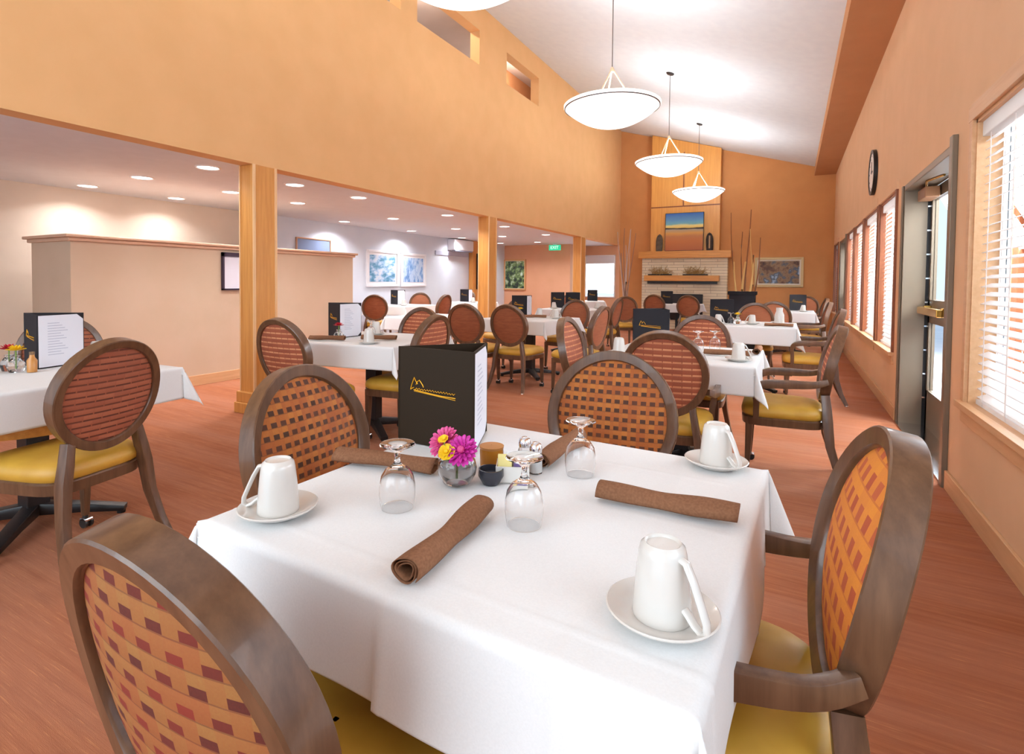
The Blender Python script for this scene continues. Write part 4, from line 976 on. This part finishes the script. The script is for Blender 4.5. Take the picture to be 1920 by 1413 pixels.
for i in range(6):
    m, cn = ((M_py, 'yellow'), (M_py, 'yellow'), (M_pp, 'purple'), (M_pp, 'purple'), (M_pw, 'white'), (M_pw, 'white'))[i]
    x = (-0.019 if i < 2 else 0.019) if i < 4 else 0.0
    b = MB(); b.box(-0.017, -0.0015, 0, 0.017, 0.0015, 0.058)
    o = b.build('sweetener_packet', m, smooth=False, bevel=0.001); y = (-0.018, -0.010, -0.016, -0.008, 0.004, 0.013)[i]
    o.location = Vector((-0.585, 1.165, ZC+0.005))+Matrix.Rotation(radians(25), 3, 'Z') @ Vector((x, y, 0)); o.rotation_euler = (radians(-6), 0, radians(25)); tag(o, '%s sweetener packet, %s of two in the caddy on the nearest table' % (cn, 'front' if i % 2 == 0 else 'back'), 'packet', '%s sweetener packets' % cn)
o = empty('syrup_jar', (-0.672, 1.215, ZC)); tag(o, 'small amber jar behind the bud vase on the nearest table', 'jar')
MB().lathe([(0.001, 0), (0.028, 0), (0.03, 0.004), (0.031, 0.04), (0.03, 0.052)], seg=28).build('jar_body', mat('amber_glass', rgb(176, 112, 30), 0.2), o)
MB().lathe([(0.031, 0.05), (0.032, 0.056), (0.001, 0.058)], seg=28).build('jar_lid', mat('tan_lid', rgb(180, 120, 60), 0.5), o)
o = MB().lathe([(0.001, 0), (0.02, 0), (0.031, 0.02), (0.03, 0.036), (0.027, 0.036), (0.026, 0.022), (0.001, 0.008)], seg=28).build('candle_bowl', mat('smoky_dark_glass', rgb(52, 52, 60), 0.1), loc=(-0.618, 1.115, ZC)); tag(o, 'small dark glass candle bowl right of the bud vase', 'candle holder')

# ------------------------------------------------------------------ things on the other tables
TS = {}
def flower_vase(x, y, col_, cname, where):
    o = empty('flower_vase', (x, y, ZC)); tag(o, '%s flower in a small clear vase, %s' % (cname, where), 'flower vase')
    MB().lathe([(0.001, 0), (0.03, 0), (0.042, 0.035), (0.018, 0.07), (0.02, 0.08), (0.016, 0.078), (0.001, 0.01)], seg=20).build('vase', M_glass, o)
    b = MB(); petals(b, (0, 0, 0.11), 0.045, 14, 3, wide=0.35); b.build('petals', col_, o)
    MB().tube([(0, 0, 0.02), (0, 0, 0.11)], 0.003, 6).build('stem', M_stem, o)
flower_vase(-3.44, 1.215, M_yel, 'yellow', 'on the left foreground table')
flower_vase(-3.52, 1.215, M_red, 'red', 'on the left foreground table')
flower_vase(-3.21, 3.22, M_red, 'red', 'on the table by the first column')
flower_vase(-0.555, 7.02, M_yel, 'golden yellow', 'on the third table of the window row')
flower_vase(-3.20, 6.55, M_yel, 'bright yellow', 'on the middle table below the second column')
CSH = dup(SH, (-3.50, 1.12, ZC), 0, 'clear shaker with chrome lid on the left foreground table', 'shakers on the left foreground table')
dup(SH, (-3.44, 1.10, ZC), 0, 'clear shaker with chrome lid at the front of the left foreground table', 'shakers on the left foreground table')
def bottle(x, y, label):
    o = empty('sauce_bottle', (x, y, ZC)); tag(o, label, 'bottle')
    MB().lathe([(0.001, 0), (0.021, 0), (0.022, 0.06), (0.012, 0.075), (0.01, 0.09)], seg=20).build('bottle_body', mat('amber_sauce', rgb(190, 130, 70), 0.2), o)
    MB().lathe([(0.011, 0.088), (0.0115, 0.103), (0.001, 0.104)], seg=16).build('bottle_cap', mat('tan_cap', rgb(120, 90, 60), 0.4), o)
bottle(-3.37, 1.255, 'small amber sauce bottle in front of the menu on the left foreground table')
# mug sets, each on its own table
ms = [(-3.52, 1.62, 'on the far edge of the left foreground table'), (-3.08, 1.62, 'at the far right of the left foreground table'),
      (-2.80, 3.12, 'at the front of the table by the first column'), (-3.22, 3.68, 'at the far side of the table by the first column'), (-2.66, 3.65, 'at the right of the table by the first column'),
      (-0.28, 3.66, 'at the front right of the second table in the window row'), (-1.0, 3.55, 'at the front left of the second table in the window row'),
      (-0.40, 7.02, 'in the middle of the third table in the window row'), (-0.14, 7.38, 'at the far right of the third table in the window row'), (-0.75, 6.85, 'at the left of the third table in the window row'),
      (-2.68, 6.55, 'at the right of the middle table below the second column'), (-3.05, 6.85, 'at the far side of the middle table below the second column'), (-2.80, 6.80, 'near the far right corner of the middle table'),
      (-3.36, 8.95, 'at the near side of the table by the last column'), (-3.12, 8.95, 'at the right of the table by the last column'), (-3.72, 8.98, 'at the left of the table by the last column'), (-3.08, 9.5, 'at the far right of the table by the last column'),
      (0.18, 10.75, 'on the farthest table in the window row'), (-2.05, 12.5, 'on the table in front of the fireplace'), (-6.45, 8.15, 'on the side-room table under the blue pictures'), (-6.2, 10.3, 'on the side-room table below the air conditioner'), (-4.75, 12.95, 'on the table before the bright side-room window')]
for i, (x, y, w_) in enumerate(ms): mugset(x, y, radians((i*77) % 360), 'upturned white mug '+w_, 'white saucer '+w_)
ns_ = [(-3.30, 3.05, -3.12, 3.14, 'at the near left of the table by the first column'), (-3.02, 3.28, -2.76, 3.40, 'across the table by the first column'), (-0.50, 3.86, -0.24, 3.90, 'behind the mug on the second table in the window row'),
       (-0.20, 4.02, -0.20, 4.3, 'at the window edge of the second table in the window row'), (-0.26, 6.80, 0.02, 6.82, 'at the front right of the third table in the window row'), (-0.86, 7.42, -0.62, 7.44, 'at the far left of the third table in the window row'), (-3.08, 6.46, -2.84, 6.58, 'on the middle table below the second column')]
for i, (a, b2, c, d2, w_) in enumerate(ns_): nap(NPa if i % 2 else NPb, a, b2, c, d2, 'brown rolled napkin '+w_)
gs = [(-3.12, 3.50, 'on the table by the first column'), (-0.58, 4.10, 'left of a pair on the second table in the window row'), (-0.48, 4.20, 'right of a pair on the second table in the window row'), (-0.62, 6.92, 'on the third table in the window row')]
for x, y, w_ in gs: dup(GB, (x, y, ZC), 0, 'upturned water goblet '+w_)
# carafe
o = MB().lathe([(0.001, 0), (0.05, 0), (0.055, 0.02), (0.05, 0.12), (0.034, 0.16), (0.036, 0.2), (0.033, 0.2), (0.03, 0.16), (0.046, 0.12), (0.05, 0.02), (0.001, 0.006)], seg=28).build('water_carafe', M_china, loc=(-0.12, 7.12, ZC)); tag(o, 'tall white pitcher at the right of the third table in the window row', 'pitcher')
